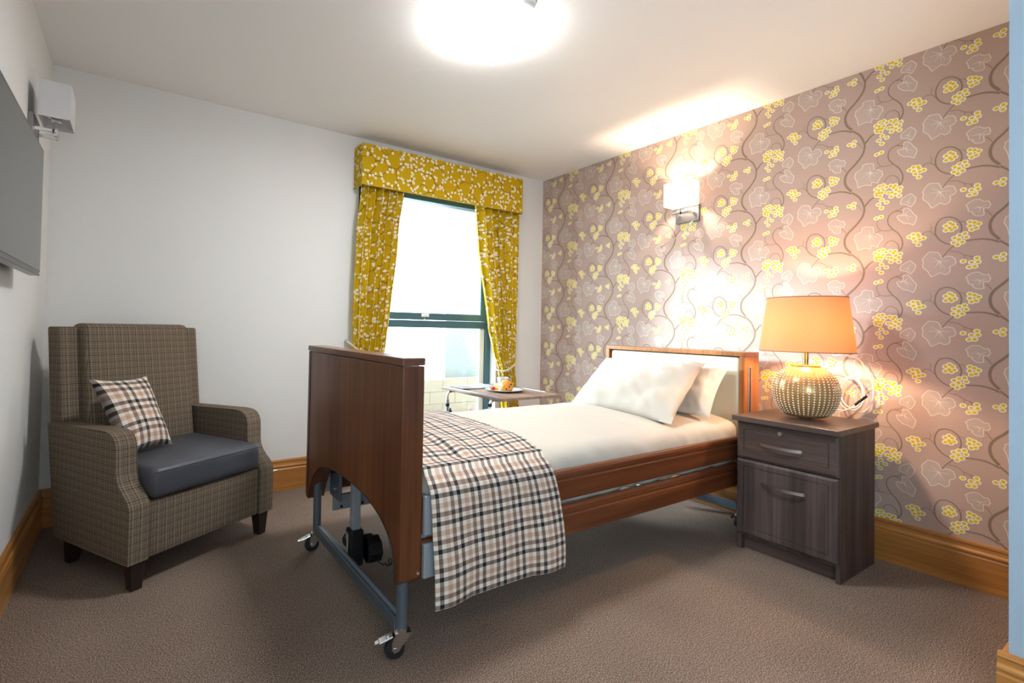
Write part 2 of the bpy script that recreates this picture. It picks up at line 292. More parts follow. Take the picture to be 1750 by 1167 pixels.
# ------------------------------------------------------------------ mesh helpers
def chain(o):
    m = Matrix.Identity(4)
    while o is not None:
        m = (Matrix.Translation(o.location) @ o.rotation_euler.to_matrix().to_4x4()) @ m; o = o.parent
    return m
class MB:
    def __init__(s): s.v = []; s.f = []; s.uv = []; s.mi = []
    def add(s, vs, fs, uvs=None, mi=0):
        b = len(s.v); s.v += [Vector(p) for p in vs]
        for i, f in enumerate(fs):
            s.f.append([b+k for k in f]); s.uv.append(uvs[i] if uvs else None); s.mi.append(mi)
        return s
    def box(s, x0, x1, y0, y1, z0, z1, mi=0):
        v = [(x, y, z) for z in (z0, z1) for y in (y0, y1) for x in (x0, x1)]
        return s.add(v, [(0, 2, 3, 1), (4, 5, 7, 6), (0, 1, 5, 4), (2, 6, 7, 3), (0, 4, 6, 2), (1, 3, 7, 5)], mi=mi)
    def obox(s, c, ex, ey, ez):
        """box from centre and three half-extent vectors"""
        c, ex, ey, ez = map(Vector, (c, ex, ey, ez))
        v = [c+ex*a+ey*b+ez*d for d in (-1, 1) for b in (-1, 1) for a in (-1, 1)]
        return s.add(v, [(0, 2, 3, 1), (4, 5, 7, 6), (0, 1, 5, 4), (2, 6, 7, 3), (0, 4, 6, 2), (1, 3, 7, 5)])
    def prism(s, poly, a0, a1, axis='X'):
        """poly in the two other axes, extruded along axis"""
        def P(p, a): return {'X': (a, p[0], p[1]), 'Y': (p[0], a, p[1]), 'Z': (p[0], p[1], a)}[axis]
        n = len(poly); v = [P(p, a0) for p in poly]+[P(p, a1) for p in poly]
        fs = [(i, (i+1) % n, n+(i+1) % n, n+i) for i in range(n)]
        fs += [tuple(range(n))[::-1], tuple(range(n, 2*n))]
        return s.add(v, fs)
    def tube(s, pts, r, n=10, closed=False, caps=True):
        pts = [Vector(p) for p in pts]; m = len(pts); rs = r if isinstance(r, (list, tuple)) else [r]*m
        rings = []; nrm = None
        for i, p in enumerate(pts):
            if closed: t = pts[(i+1) % m]-pts[i-1]
            else: t = pts[min(i+1, m-1)]-pts[max(i-1, 0)]
            t.normalize()
            if nrm is None:
                a = Vector((0, 0, 1)) if abs(t.z) < .9 else Vector((1, 0, 0)); nrm = t.cross(a).normalized()
            else: nrm = (nrm-t*nrm.dot(t)).normalized()
            bn = t.cross(nrm)
            rings.append([p+(nrm*math.cos(2*PI*k/n)+bn*math.sin(2*PI*k/n))*rs[i] for k in range(n)])
        v = [q for rr in rings for q in rr]; fs = []
        for i in range(m if closed else m-1):
            j = (i+1) % m
            for k in range(n): fs.append((i*n+k, i*n+(k+1) % n, j*n+(k+1) % n, j*n+k))
        if caps and not closed: fs += [tuple(range(n))[::-1], tuple(range((m-1)*n, m*n))]
        return s.add(v, fs)
    def cyl(s, a, b, r, n=20, r2=None): return s.tube([a, b], [r, r2 if r2 is not None else r], n)
    def lathe(s, prof, c=(0, 0, 0), n=48, a0=0, a1=2*PI, cap=False):
        full = abs(a1-a0-2*PI) < 1e-6; k = n if full else n+1; v = []; c = Vector(c)
        for r, z in prof:
            for i in range(k):
                a = a0+(a1-a0)*i/n; v.append(c+Vector((r*math.cos(a), r*math.sin(a), z)))
        fs = []
        for j in range(len(prof)-1):
            for i in range(n):
                i2 = (i+1) % k
                fs.append((j*k+i, j*k+i2, (j+1)*k+i2, (j+1)*k+i))
        return s.add(v, fs)
    def grid(s, fn, nu, nv, uvfn=None, flip=False):
        v = [fn(i/nu, j/nv) for j in range(nv+1) for i in range(nu+1)]; fs = []; uvs = []
        for j in range(nv):
            for i in range(nu):
                q = [(i, j), (i+1, j), (i+1, j+1), (i, j+1)]
                if flip: q = q[::-1]
                fs.append([b*(nu+1)+a for a, b in q])
                if uvfn: uvs.append([uvfn(a/nu, b/nv) for a, b in q])
        return s.add(v, fs, uvs if uvfn else None)
    def soft(s, x0, x1, y0, y1, z0, z1, r, n=(8, 8, 4), fn=None):
        """rounded box, subdivided, with an optional displacement fn(p)->Vector"""
        lo, hi = Vector((x0, y0, z0)), Vector((x1, y1, z1))
        for ax in range(3):
            u, w = (ax+1) % 3, (ax+2) % 3; nu, nw = n[u]+4, n[w]+4
            def spread(i, m):
                # two extra rows inside each rounded margin
                L = hi_-lo_; e = r/L
                if i <= 2: return e*i/2
                if i >= m-2: return 1-e*(m-i)/2
                return e+(1-2*e)*(i-2)/(m-4)
            for side in (0, 1):
                vs = []
                for j in range(nw+1):
                    for i in range(nu+1):
                        p = Vector((0, 0, 0)); p[ax] = (lo, hi)[side][ax]
                        lo_, hi_ = lo[u], hi[u]; p[u] = lo_+(hi_-lo_)*spread(i, nu)
                        lo_, hi_ = lo[w], hi[w]; p[w] = lo_+(hi_-lo_)*spread(j, nw)
                        q = Vector([min(max(p[k], lo[k]+r), hi[k]-r) for k in range(3)])
                        d = p-q
                        if d.length > 1e-9: p = q+d.normalized()*r
                        if fn: p = p+fn(p)
                        vs.append(p)
                fs = []
                for j in range(nw):
                    for i in range(nu):
                        f = [j*(nu+1)+i, j*(nu+1)+i+1, (j+1)*(nu+1)+i+1, (j+1)*(nu+1)+i]
                        fs.append(f if side else f[::-1])
                s.add(vs, fs)
        return s
    def build(s, name, mat, parent=None, smooth=None, bevel=0, weld=False, uv=True, origin=None, solid=0, world=True, seg=2):
        if parent is not None and world:
            inv = chain(parent).inverted(); V = [inv @ p for p in s.v]; loc = Vector((0, 0, 0))
        elif origin is not None:
            loc = Vector(origin); V = [p-loc for p in s.v]
        elif parent is None:
            xs = [p.x for p in s.v]; ys = [p.y for p in s.v]; zs = [p.z for p in s.v]
            loc = Vector(((min(xs)+max(xs))/2, (min(ys)+max(ys))/2, min(zs))); V = [p-loc for p in s.v]
        else: V = s.v; loc = Vector((0, 0, 0))
        me = bpy.data.meshes.new(name)
        me.from_pydata([tuple(p) for p in V], [], s.f)
        mats = mat if isinstance(mat, (list, tuple)) else [mat]
        for m in mats: me.materials.append(m)
        for p, i in zip(me.polygons, s.mi): p.material_index = i
        if uv:
            l = me.uv_layers.new(name='UVMap')
            for p, u in zip(me.polygons, s.uv):
                nrm = p.normal
                for k, li in enumerate(p.loop_indices):
                    if u: l.data[li].uv = u[k]
                    else:
                        q = V[me.loops[li].vertex_index]; a = [abs(c) for c in nrm]
                        if a[0] >= a[1] and a[0] >= a[2]: l.data[li].uv = (q.y, q.z)
                        elif a[1] >= a[2]: l.data[li].uv = (q.x, q.z)
                        else: l.data[li].uv = (q.x, q.y)
        if weld:
            bm = bmesh.new(); bm.from_mesh(me); bmesh.ops.remove_doubles(bm, verts=bm.verts, dist=1e-5)
            bmesh.ops.recalc_face_normals(bm, faces=bm.faces); bm.to_mesh(me); bm.free()
        if smooth is not None:
            for p in me.polygons: p.use_smooth = True
            me.set_sharp_from_angle(angle=math.radians(smooth))
        me.update()
        o = bpy.data.objects.new(name, me); col.objects.link(o); o.location = loc
        if parent is not None: o.parent = parent
        if bevel:
            md = o.modifiers.new('bevel', 'BEVEL'); md.width = bevel; md.segments = seg; md.limit_method = 'ANGLE'; md.angle_limit = math.radians(40)
        if solid:
            md = o.modifiers.new('thickness', 'SOLIDIFY'); md.thickness = solid; md.offset = 0
        return o
def tag(o, label=None, cat=None, group=None, kind=None):
    if label: o['label'] = label
    if cat: o['category'] = cat
    if group: o['group'] = group
    if kind: o['kind'] = kind
    return o
def thing(name, loc, label, cat, rz=0, group=None):
    o = bpy.data.objects.new(name, None); col.objects.link(o); o.location = loc; o.rotation_euler = (0, 0, rz); o.empty_display_size = .05
    return tag(o, label, cat, group)
def struct(o): o['kind'] = 'structure'; return o
def smoothpts(pts, n=6, closed=False):
    """Catmull-Rom"""
    P = [Vector(p) for p in pts]; m = len(P); out = []
    rng = range(m) if closed else range(m-1)
    for i in rng:
        p0 = P[i-1] if (closed or i > 0) else P[0]*2-P[1]; p1 = P[i]; p2 = P[(i+1) % m]
        p3 = P[(i+2) % m] if (closed or i+2 < m) else P[-1]*2-P[-2]
        for k in range(n):
            t = k/n
            out.append(.5*((2*p1)+(p2-p0)*t+(2*p0-5*p1+4*p2-p3)*t*t+(3*p1-p0-3*p2+p3)*t**3))
    if not closed: out.append(P[-1])
    return out

# ------------------------------------------------------------------ the room
T = .2; YR = -5.2; PX, PY = -1.010, -3.007
WX0, WX1, WZ0, WZ1 = -1.79, -.515, .22, 2.20
struct(MB().box(-W-T, T, YR-T, .17, -.1, 0).build('floor', M['carpet'], origin=(0, 0, 0)))
struct(MB().box(-W-T, T, YR-T, .17, H, H+.1).build('ceiling', M['ceiling'], origin=(0, 0, H)))
mb = MB().box(-W-T, WX0, 0, .17, 0, H).box(WX1, T, 0, .17, 0, H).box(WX0, WX1, 0, .17, 0, WZ0).box(WX0, WX1, 0, .17, WZ1, H)
struct(mb.build('wall_back', M['wall'], origin=(0, 0, 0)))
mb = MB().box(-W-T, -W, -3.6, 0, 0, H).box(-W-T, -W, YR, -5.1, 0, H).box(-W-T, -W, -5.1, -3.6, 0, .8).box(-W-T, -W, -5.1, -3.6, 1.9, H)
struct(mb.build('wall_left', M['wall'], origin=(-W, 0, 0)))
struct(MB().box(-W-T, T, YR-T, YR, 0, H).build('wall_rear', M['wall'], origin=(0, YR, 0)))
struct(MB().box(PX, T, YR, PY, 0, H).build('wall_partition', M['wall_cool_light'], origin=(PX, PY, 0)))

WP_VINES=[(0.009, 0.013, [(2.305, 2.157), (2.338, 2.122), (2.356, 2.076), (2.357, 2.049), (2.349, 2.019), (2.322, 1.98), (2.292, 1.948), (2.279, 1.924), (2.276, 1.898), (2.283, 1.869), (2.304, 1.84)]), (0.006, 0.01, [(2.4, 2.112), (2.383, 2.103), (2.358, 2.071)]), (0.01, 0.006, [(2.824, 2.151), (2.802, 2.163), (2.776, 2.171), (2.75, 2.172), (2.723, 2.17)]), (0.006, 0.006, [(2.704, 2.207), (2.709, 2.226), (2.706, 2.249), (2.695, 2.269), (2.678, 2.283), (2.657, 2.287), (2.637, 2.278), (2.626, 2.256), (2.622, 2.234), (2.625, 2.208), (2.637, 2.186), (2.655, 2.169), (2.676, 2.159)]), (0.003, 0.003, [(2.622, 2.21), (2.613, 2.222), (2.601, 2.23), (2.589, 2.23), (2.582, 2.225), (2.576, 2.215)]), (0.0025, 0.0015, [(2.607, 2.227), (2.607, 2.239), (2.609, 2.247), (2.604, 2.265)]), (0.002, 0.0015, [(2.608, 2.246), (2.614, 2.252)]), (0.003, 0.002, [(2.704, 2.26), (2.713, 2.26), (2.721, 2.252), (2.73, 2.244)]), (0.005, 0.004, [(2.685, 2.154), (2.674, 2.142), (2.663, 2.129), (2.653, 2.114), (2.646, 2.101)]), (0.003, 0.003, [(2.669, 2.128), (2.683, 2.126), (2.698, 2.123), (2.71, 2.113), (2.721, 2.105), (2.75, 2.095)]), (0.0025, 0.002, [(2.718, 2.107), (2.718, 2.085)]), (0.0025, 0.002, [(2.737, 2.099), (2.742, 2.086), (2.749, 2.075)]), (0.003, 0.003, [(2.781, 1.973), (2.79, 1.966), (2.802, 1.946)]), (0.004, 0.007, [(2.508, 2.337), (2.49, 2.347), (2.473, 2.346), (2.458, 2.333), (2.451, 2.312), (2.454, 2.288), (2.47, 2.262), (2.489, 2.24), (2.502, 2.214), (2.507, 2.189), (2.504, 2.168), (2.492, 2.146)]), (0.004, 0.003, [(2.494, 2.156), (2.492, 2.176), (2.486, 2.192), (2.473, 2.203), (2.459, 2.205), (2.446, 2.197), (2.437, 2.178)]), (0.003, 0.003, [(2.473, 2.26), (2.46, 2.258), (2.444, 2.257), (2.424, 2.261), (2.411, 2.257), (2.397, 2.249)]), (0.003, 0.002, [(2.423, 2.263), (2.414, 2.277), (2.409, 2.301), (2.414, 2.316), (2.416, 2.326)]), (0.004, 0.003, [(2.479, 2.349), (2.495, 2.353), (2.509, 2.363)]), (0.002, 0.002, [(2.327, 2.085), (2.338, 2.074), (2.348, 2.052)])]
WP_LEAVES=[([(2.643, 2.1), (2.648, 2.101), (2.663, 2.108), (2.68, 2.104), (2.688, 2.092), (2.691, 2.074), (2.683, 2.065), (2.67, 2.059), (2.673, 2.044), (2.668, 2.031), (2.655, 2.024), (2.638, 2.034), (2.623, 2.023), (2.609, 2.016), (2.596, 2.045), (2.58, 2.062), (2.579, 2.076), (2.582, 2.089), (2.577, 2.097), (2.585, 2.114), (2.6, 2.133), (2.614, 2.132), (2.632, 2.128), (2.639, 2.115)], (2.638, 2.087), [(2.607, 2.111), (2.6, 2.087), (2.619, 2.056), (2.625, 2.074), (2.641, 2.051), (2.674, 2.085), (2.656, 2.05)]), ([(2.776, 1.984), (2.792, 1.982), (2.798, 1.995), (2.792, 2.013), (2.778, 2.013), (2.763, 2.026), (2.748, 2.027), (2.733, 2.019), (2.722, 2.007), (2.728, 1.994), (2.73, 1.978), (2.744, 1.972), (2.742, 1.966), (2.753, 1.954), (2.769, 1.951), (2.778, 1.955)], (2.768, 1.988), [(2.753, 1.999), (2.761, 1.968), (2.787, 1.999), (2.74, 1.992)]), ([(2.508, 2.334), (2.511, 2.355), (2.527, 2.355), (2.539, 2.338), (2.545, 2.326), (2.558, 2.309), (2.555, 2.289), (2.546, 2.27), (2.527, 2.282), (2.511, 2.285), (2.492, 2.304), (2.486, 2.322), (2.494, 2.327), (2.507, 2.325)], (2.515, 2.326), [(2.495, 2.318), (2.53, 2.295), (2.545, 2.305), (2.527, 2.34)]), ([(2.5, 2.056), (2.498, 2.069), (2.504, 2.082), (2.518, 2.092), (2.535, 2.101), (2.546, 2.089), (2.555, 2.075), (2.551, 2.056), (2.537, 2.036), (2.521, 2.051)], (2.526, 2.062), [(2.512, 2.067), (2.537, 2.086), (2.535, 2.049)]), ([(2.396, 1.932), (2.394, 1.961), (2.366, 1.969), (2.35, 1.964), (2.348, 1.947), (2.321, 1.932), (2.317, 1.91), (2.326, 1.886), (2.332, 1.853), (2.349, 1.858), (2.363, 1.86), (2.384, 1.852), (2.388, 1.87), (2.411, 1.859), (2.418, 1.879), (2.431, 1.894), (2.428, 1.913), (2.411, 1.927)], (2.383, 1.92), [(2.349, 1.924), (2.346, 1.899), (2.367, 1.885), (2.38, 1.873), (2.414, 1.908), (2.377, 1.952), (2.397, 1.895)])]
WP_BERRIES=[(2.419, 2.162), (2.433, 2.164), (2.446, 2.152), (2.461, 2.155), (2.479, 2.153), (2.498, 2.138), (2.472, 2.144), (2.404, 2.151), (2.416, 2.143), (2.434, 2.14), (2.482, 2.131), (2.494, 2.121), (2.406, 2.129), (2.428, 2.128), (2.417, 2.13), (2.453, 2.123), (2.466, 2.121), (2.479, 2.111), (2.464, 2.102), (2.494, 2.099), (2.408, 2.118), (2.422, 2.114), (2.428, 2.092), (2.446, 2.077), (2.415, 2.072), (2.427, 2.052), (2.425, 2.331), (2.407, 2.326), (2.546, 2.225), (2.562, 2.223), (2.532, 2.215), (2.566, 2.213), (2.582, 2.202), (2.547, 2.206), (2.553, 2.191), (2.568, 2.198), (2.565, 2.173), (2.671, 2.258), (2.681, 2.25), (2.658, 2.248), (2.687, 2.235), (2.67, 2.236), (2.676, 2.226), (2.658, 2.227), (2.719, 2.203), (2.702, 2.198), (2.724, 2.186), (2.686, 2.188), (2.7, 2.179), (2.711, 2.166), (2.683, 2.167), (2.696, 2.156), (2.735, 2.253), (2.749, 2.248), (2.762, 2.24), (2.735, 2.235), (2.754, 2.223), (2.74, 2.218), (2.757, 2.089), (2.76, 2.072), (2.74, 2.072), (2.714, 2.079), (2.75, 2.053), (2.733, 2.051), (2.835, 2.096), (2.814, 2.087), (2.833, 2.076)]

def clip(poly, ax, v, keep_less):
    out = []
    for i in range(len(poly)):
        a, b = poly[i-1], poly[i]; ia = (a[ax] <= v) == keep_less; ib = (b[ax] <= v) == keep_less
        if ia != ib:
            t = (v-a[ax])/(b[ax]-a[ax]); out.append((a[0]+(b[0]-a[0])*t, a[1]+(b[1]-a[1])*t))
        if ib: out.append(b)
    return out
def paper_wall():
    mb = MB().box(0, T, PY, 0, 0, H)
    TW, TH = .520, .3225
    polys = []        # (depth, material, poly)
    def strip(pts, w0, w1, d, mi):
        P = [Vector((p[0], p[1], 0)) for p in smoothpts([(a, b, 0) for a, b in pts], 4)]
        Lf, Rt = [], []
        for i, p in enumerate(P):
            t = (P[min(i+1, len(P)-1)]-P[max(i-1, 0)]).normalized(); n = Vector((-t.y, t.x, 0)); w = (w0+(w1-w0)*i/(len(P)-1))/2
            Lf.append(p+n*w); Rt.append(p-n*w)
        for i in range(len(P)-1):
            polys.append((d, mi, [(q.x, q.y) for q in (Lf[i], Lf[i+1], Rt[i+1], Rt[i])]))
    for k, (w0, w1, pts) in enumerate(WP_VINES): strip(pts, w0*.85, w1*.85, .0005+k*1.2e-5, 3)
    for o, c, vs in WP_LEAVES:
        V3 = [Vector((a, b, 0)) for a, b in o]
        for t in tessellate_polygon([V3]): polys.append((.0003, 1, [o[k] for k in t]))
        for i in range(len(o)):
            a, b = Vector(o[i-1]), Vector(o[i]); n = (b-a).normalized(); n = Vector((-n.y, n.x))*.0015; e = (b-a).normalized()*.001
            polys.append((.0004+(i % 3)*1.5e-5, 2, [tuple(a-e+n), tuple(b+e+n), tuple(b+e-n), tuple(a-e-n)]))
        for q_, v in enumerate(vs):
            a, b = Vector(c), Vector(v); n = (b-a).normalized(); n = Vector((-n.y, n.x))
            polys.append((.00045+q_*1.2e-5, 2, [tuple(a+n*.0014), tuple(b+n*.0004), tuple(b-n*.0004), tuple(a-n*.0014)]))
    rr = random.Random(3)
    for bi, p in enumerate(WP_BERRIES):
        for r, d, mi in ((.0112, .0008+(bi % 16)*1.5e-5, 4), (.0066, .0011+(bi % 5)*1.5e-5, 5)):
            polys.append((d, mi, [(p[0]+r*math.cos(k*PI/5)*1.05, p[1]+r*math.sin(k*PI/5)*.95) for k in range(10)]))
    for i in range(-6, 6):
        for j in range(-8, 8):
            dx, dz = i*TW, j*TH
            for d, mi, poly in polys:
                q = [(a+dx, b+dz) for a, b in poly]
                if max(a for a, b in q) < 0 or min(a for a, b in q) > -PY or max(b for a, b in q) < .19 or min(b for a, b in q) > H: continue
                if min(a for a, b in q) < 0: q = clip(q, 0, 0.0, False)
                if max(a for a, b in q) > -PY: q = clip(q, 0, -PY, True)
                if q and min(b for a, b in q) < .19: q = clip(q, 1, .19, False)
                if q and max(b for a, b in q) > H: q = clip(q, 1, H, True)
                if len(q) < 3: continue
                ar = sum(q[k-1][0]*q[k][1]-q[k][0]*q[k-1][1] for k in range(len(q)))
                if ar < 0: q = q[::-1]
                mb.add([(-d, -a, b) for a, b in q], [tuple(range(len(q)))], mi=mi)
    return mb.build('wall_right', [M['wp_base'], M['wp_leaf'], M['wp_line'], M['wp_vine'], M['wp_halo'], M['wp_berry']], origin=(0, 0, 0), uv=False)
struct(paper_wall())

SK = [(0, 0), (.02, 0), (.02, .138), (.0165, .143), (.0165, .149), (.021, .154), (.021, .160), (.014, .167), (.0125, .182), (.016, .188), (.014, .197), (.006, .2), (0, .2)]
def skirting(name, axis, a0, a1, off, sgn, mat):
    prof = [(off+sgn*d, z) for d, z in SK]
    struct(MB().prism(prof, a0, a1, axis).build(name, mat, uv=False))
skirting('baseboard_back', 'X', -W, 0, 0, -1, M['oak'])
skirting('baseboard_left', 'Y', -3.6, -.021, -W, 1, M['oak_y'])
skirting('baseboard_right', 'Y', PY+.021, -.021, 0, -1, M['oak_y'])
skirting('baseboard_partition', 'Y', YR, PY+.02, PX, -1, M['oak_y'])
skirting('baseboard_partition_end', 'X', PX+.0005, 0, PY, 1, M['oak'])

# window_1 in the back wall
w1 = thing('window_1', (-1.09, .08, WZ0), None, None); struct(w1)
fy0, fy1 = .08, .15
mb = MB().box(WX0, WX0+.055, fy0, fy1, WZ0, WZ1).box(WX1-.055, WX1, fy0, fy1, WZ0, WZ1)
mb.box(WX0+.055, WX1-.055, fy0, fy1, WZ1-.045, WZ1).box(WX0+.055, WX1-.055, fy0, fy1, WZ0, WZ0+.06).box(WX0+.055, WX1-.055, fy0, fy1, 1.088, 1.145)
mb.build('window_frame', M['window_paint'], w1, bevel=.003)
sx0, sx1, sz0, sz1 = WX0+.06, WX1-.058, 1.150, 2.152
mb = MB(); sy0 = .068
mb.box(sx0, sx0+.062, sy0, fy1, sz0, sz1).box(sx1-.062, sx1, sy0, fy1, sz0, sz1).box(sx0+.062, sx1-.062, sy0, fy1, sz0, sz0+.055).box(sx0+.062, sx1-.062, sy0, fy1, sz1-.055, sz1)
mb.build('sash', M['window_paint'], w1, bevel=.004)
MB().box(sx0+.062, sx1-.062, .108, .116, sz0+.055, sz1-.055).build('glass_pane', M['glass'], w1)
MB().box(WX0+.055, WX1-.055, .108, .116, WZ0+.06, 1.088).build('glass_pane', M['glass'], w1)
mb = MB().box(WX1-.105, WX1-.056, .095, .107, WZ0+.06, 1.088).box(WX0+.056, WX0+.105, .095, .107, WZ0+.06, 1.088)
mb.build('glazing_bead', M['white_plastic'], w1, bevel=.003)
mb = MB().box(-1.215, -1.15, .056, .069, 1.172, 1.198).cyl((-1.2, .057, 1.185), (-1.2, .05, 1.185), .009).cyl((-1.168, .057, 1.185), (-1.168, .048, 1.185), .010)
mb.build('window_handle', M['white_plastic'], w1, bevel=.003)
MB().cyl((-1.19, .067, 1.158), (-1.19, .058, 1.158), .006, 12).build('window_lock', M['steel'], w1)
struct(MB().box(WX0+.001, WX1-.001, .0, .079, WZ0-.001, WZ0+.012).build('trim_1', M['wall']))
# window_2, the opening behind the camera
w2 = thing('window_2', (-W-.1, -4.35, .8), None, None); struct(w2)
mb = MB().box(-W-.14, -W-.08, -5.1, -5.05, .8, 1.9).box(-W-.14, -W-.08, -3.65, -3.6, .8, 1.9).box(-W-.14, -W-.08, -5.05, -3.65, .8, .85).box(-W-.14, -W-.08, -5.05, -3.65, 1.85, 1.9)
mb.build('window_frame', M['window_paint'], w2, bevel=.003)
MB().box(-W-.115, -W-.107, -5.05, -3.65, .85, 1.85).build('glass_pane', M['glass'], w2)

# outside
struct(MB().box(-12, 12, .18, 16, -.42, -.32).build('ground', M['ground'], origin=(0, 2, -.32)))
nb = thing('neighbouring_building', (1.4, 3.4, -.32), 'white rendered building outside, seen through the window between the curtains', 'building')
MB().box(-.35, .86, 3.0, 5.0, -.32, 5.2).build('front_wall', M['render_white'], nb)
MB().box(.86, 4.5, 3.02, 5.0, -.32, 5.2).build('side_wall', M['render_grey'], nb)
mb = MB()
for r in range(4):
    z0 = -.32+r*.17
    for c in range(9):
        x0 = -.5+c*.42+(.21 if r % 2 else 0); mb.box(x0+.0015, x0+.4185, 2.55, 2.75, z0+.0015, z0+.1685)
tag(mb.build('garden_wall', M['block'], bevel=.003), 'low pale stone block wall outside, at the foot of the building', 'garden wall')
mb = MB(); rr = random.Random(5)
for k in range(230):
    c = (.1+rr.random()*.85, 2.05+rr.random()*.42, 0); h = -.20+rr.random()*.10+.06*math.sin(c[0]*7)
    r = .022+rr.random()*.02
    mb.lathe([(0, -r), (r*.8, -r*.5), (r, 0), (r*.8, r*.5), (0, r)], (c[0], c[1], h), 6)
mb.box(.08, .97, 2.03, 2.49, -.32, -.22)
tag(mb.build('heather_bush', M['heather']), 'pink flowering low bush outside the lower window pane', 'bush')

# ------------------------------------------------------------------ ceiling and wall fittings
cl = thing('ceiling_light', (-1.828, -1.58, H), 'glowing square opal glass light on the ceiling', 'ceiling light')
MB().box(-1.95, -1.705, -1.703, -1.457, H-.03, H).build('base', M['white_plastic'], cl)
def dome(p):
    return Vector((0, 0, 0))
mb = MB().soft(-1.985, -1.67, -1.74, -1.42, H-.085, H-.022, .028, (8, 8, 2))
mb.build('diffuser', M['lamp_glow'], cl, smooth=60, weld=True)
lg = light('ceiling_lamp', 'AREA', (-1.828, -1.58, H-.092), CEIL_P, (.90, .96, 1.0), (0, 0, 0), shape='SQUARE', size=.29)
sd = thing('smoke_detector', (-1.798, -1.800, H), 'white round smoke detector on the ceiling beside the light', 'smoke detector')
MB().lathe([(0, H), (.046, H), (.046, H-.008), (.043, H-.012)], (-1.798, -1.800, 0), 40).build('base', M['white_plastic'], sd, smooth=40)
MB().lathe([(.040, H-.011), (.042, H-.02), (.036, H-.03), (.02, H-.034), (0, H-.034)], (-1.798, -1.800, 0), 40).build('cover', M['white_plastic'], sd, smooth=50)

def sconce(root, side, y0, y1, xw, lit):
    """side +1: wall at larger x.  y0<y1 along the wall"""
    s = side; X = lambda d: xw-s*d
    def bx(mb, d0, d1, a, b, z0, z1):
        x0, x1 = sorted((X(d0), X(d1))); return mb.box(x0, x1, a, b, z0, z1)
    yc = (y0+y1)/2
    zb = 1.93 if s > 0 else 1.958; zt = zb+.154
    bx(MB(), 0, .02, yc-.08, yc+.08, zb-.1, zb+.012).build('wall_plate', M['plate_steel'], root, bevel=.002)
    mb = MB()
    bx(mb, .02, .09, yc+.045, yc+.06, zb-.055, zb-.04)
    bx(mb, .02, .09, yc-.06, yc-.045, zb-.055, zb-.04)
    bx(mb, .08, .095, yc-.06, yc+.06, zb-.055, zb-.04)
    bx(mb, .08, .095, yc-.0075, yc+.0075, zb-.055, zb+.02)
    mb.build('arm', M['chrome'], root, bevel=.002)
    MB().cyl((X(.0875), yc, zb+.012), (X(.0875), yc, zb+.045), .02, 20).build('lamp_holder', M['steel'], root, smooth=40)
    # four thin walls, open top and bottom
    d0, d1, t = .035, .145, .0025; mb = MB()
    bx(mb, d0, d0+t, y0, y1, zb, zt); bx(mb, d1-t, d1, y0, y1, zb, zt)
    bx(mb, d0+t, d1-t, y0, y0+t, zb, zt); bx(mb, d0+t, d1-t, y1-t, y1, zb, zt)
    sh = mb.build('lamp_shade', M['shade_white'], root)
    mb = MB()
    for a, b in (((d0+.004, y0+.004), (.0875, yc)), ((d0+.004, y1-.004), (.0875, yc)), ((d1-.004, y0+.004), (.0875, yc)), ((d1-.004, y1-.004), (.0875, yc))):
        mb.cyl((X(a[0]), a[1], zb+.012), (X(b[0]), b[1], zb+.014), .0015, 6)
    mb.build('shade_ring', M['steel'], sh)
    bl = MB().lathe([(0, .045), (.012, .047), (.021, .07), (.022, .082), (.015, .1), (0, .106)], (X(.0875), yc, zb), 20)
    bl.build('bulb', M['bulb'] if lit else M['white_plastic'], root, smooth=60)
    if lit: light('sconce_lamp', 'POINT', (X(.0875), yc, zb+.080), SCONCE_P, (1, .80, .60), shadow_soft_size=.018)
rs = thing('wall_sconce', (0, -1.412, 1.88), 'lit box shaded wall light on the patterned wallpaper above the bed', 'wall light')
sconce(rs, 1, -1.505, -1.32, 0, True)
pts = smoothpts([(-.012, -1.45, 1.835), (-.04, -1.44, 1.80), (-.06, -1.41, 1.755), (-.09, -1.375, 1.72), (-.12, -1.345, 1.695), (-.14, -1.325, 1.675)], 6)
fl = MB().tube(pts, .0035, 8).build('reading_arm', M['steel'], rs, smooth=60)
MB().cyl((-.138, -1.327, 1.678), (-.155, -1.31, 1.662), .007, 14, .011).build('reading_head', M['steel'], fl, smooth=40)
ls = thing('wall_sconce', (-W, -.56, 1.9), 'unlit white box shaded wall light above the television', 'wall light')
sconce(ls, -1, -.655, -.47, -W, False)

tv = thing('television', (-W, -1.3, 1.25), 'flat grey screened television mounted on the left wall', 'television')
tx = -W+.085
MB().box(tx-.035, tx, -1.72, -.848, 1.262, 1.757).build('casing', M['bezel'], tv, bevel=.003)
MB().box(tx, tx+.0015, -1.708, -.860, 1.280, 1.745).build('screen', M['screen'], tv)
mb = MB().box(tx-.06, tx-.035, -1.66, -.91, 1.31, 1.68); mb.build('rear_cover', M['tv_back'], tv, bevel=.012)
mb = MB().box(-W, -W+.026, -1.45, -1.1, 1.38, 1.60); mb.build('wall_bracket', M['bezel'], tv)
mb = MB()
for k in range(4): mb.box(tx+.001, tx+.002, -.884+k*.005, -.882+k*.005, 1.268, 1.273)
mb.build('indicator', M['white_plastic'], tv)

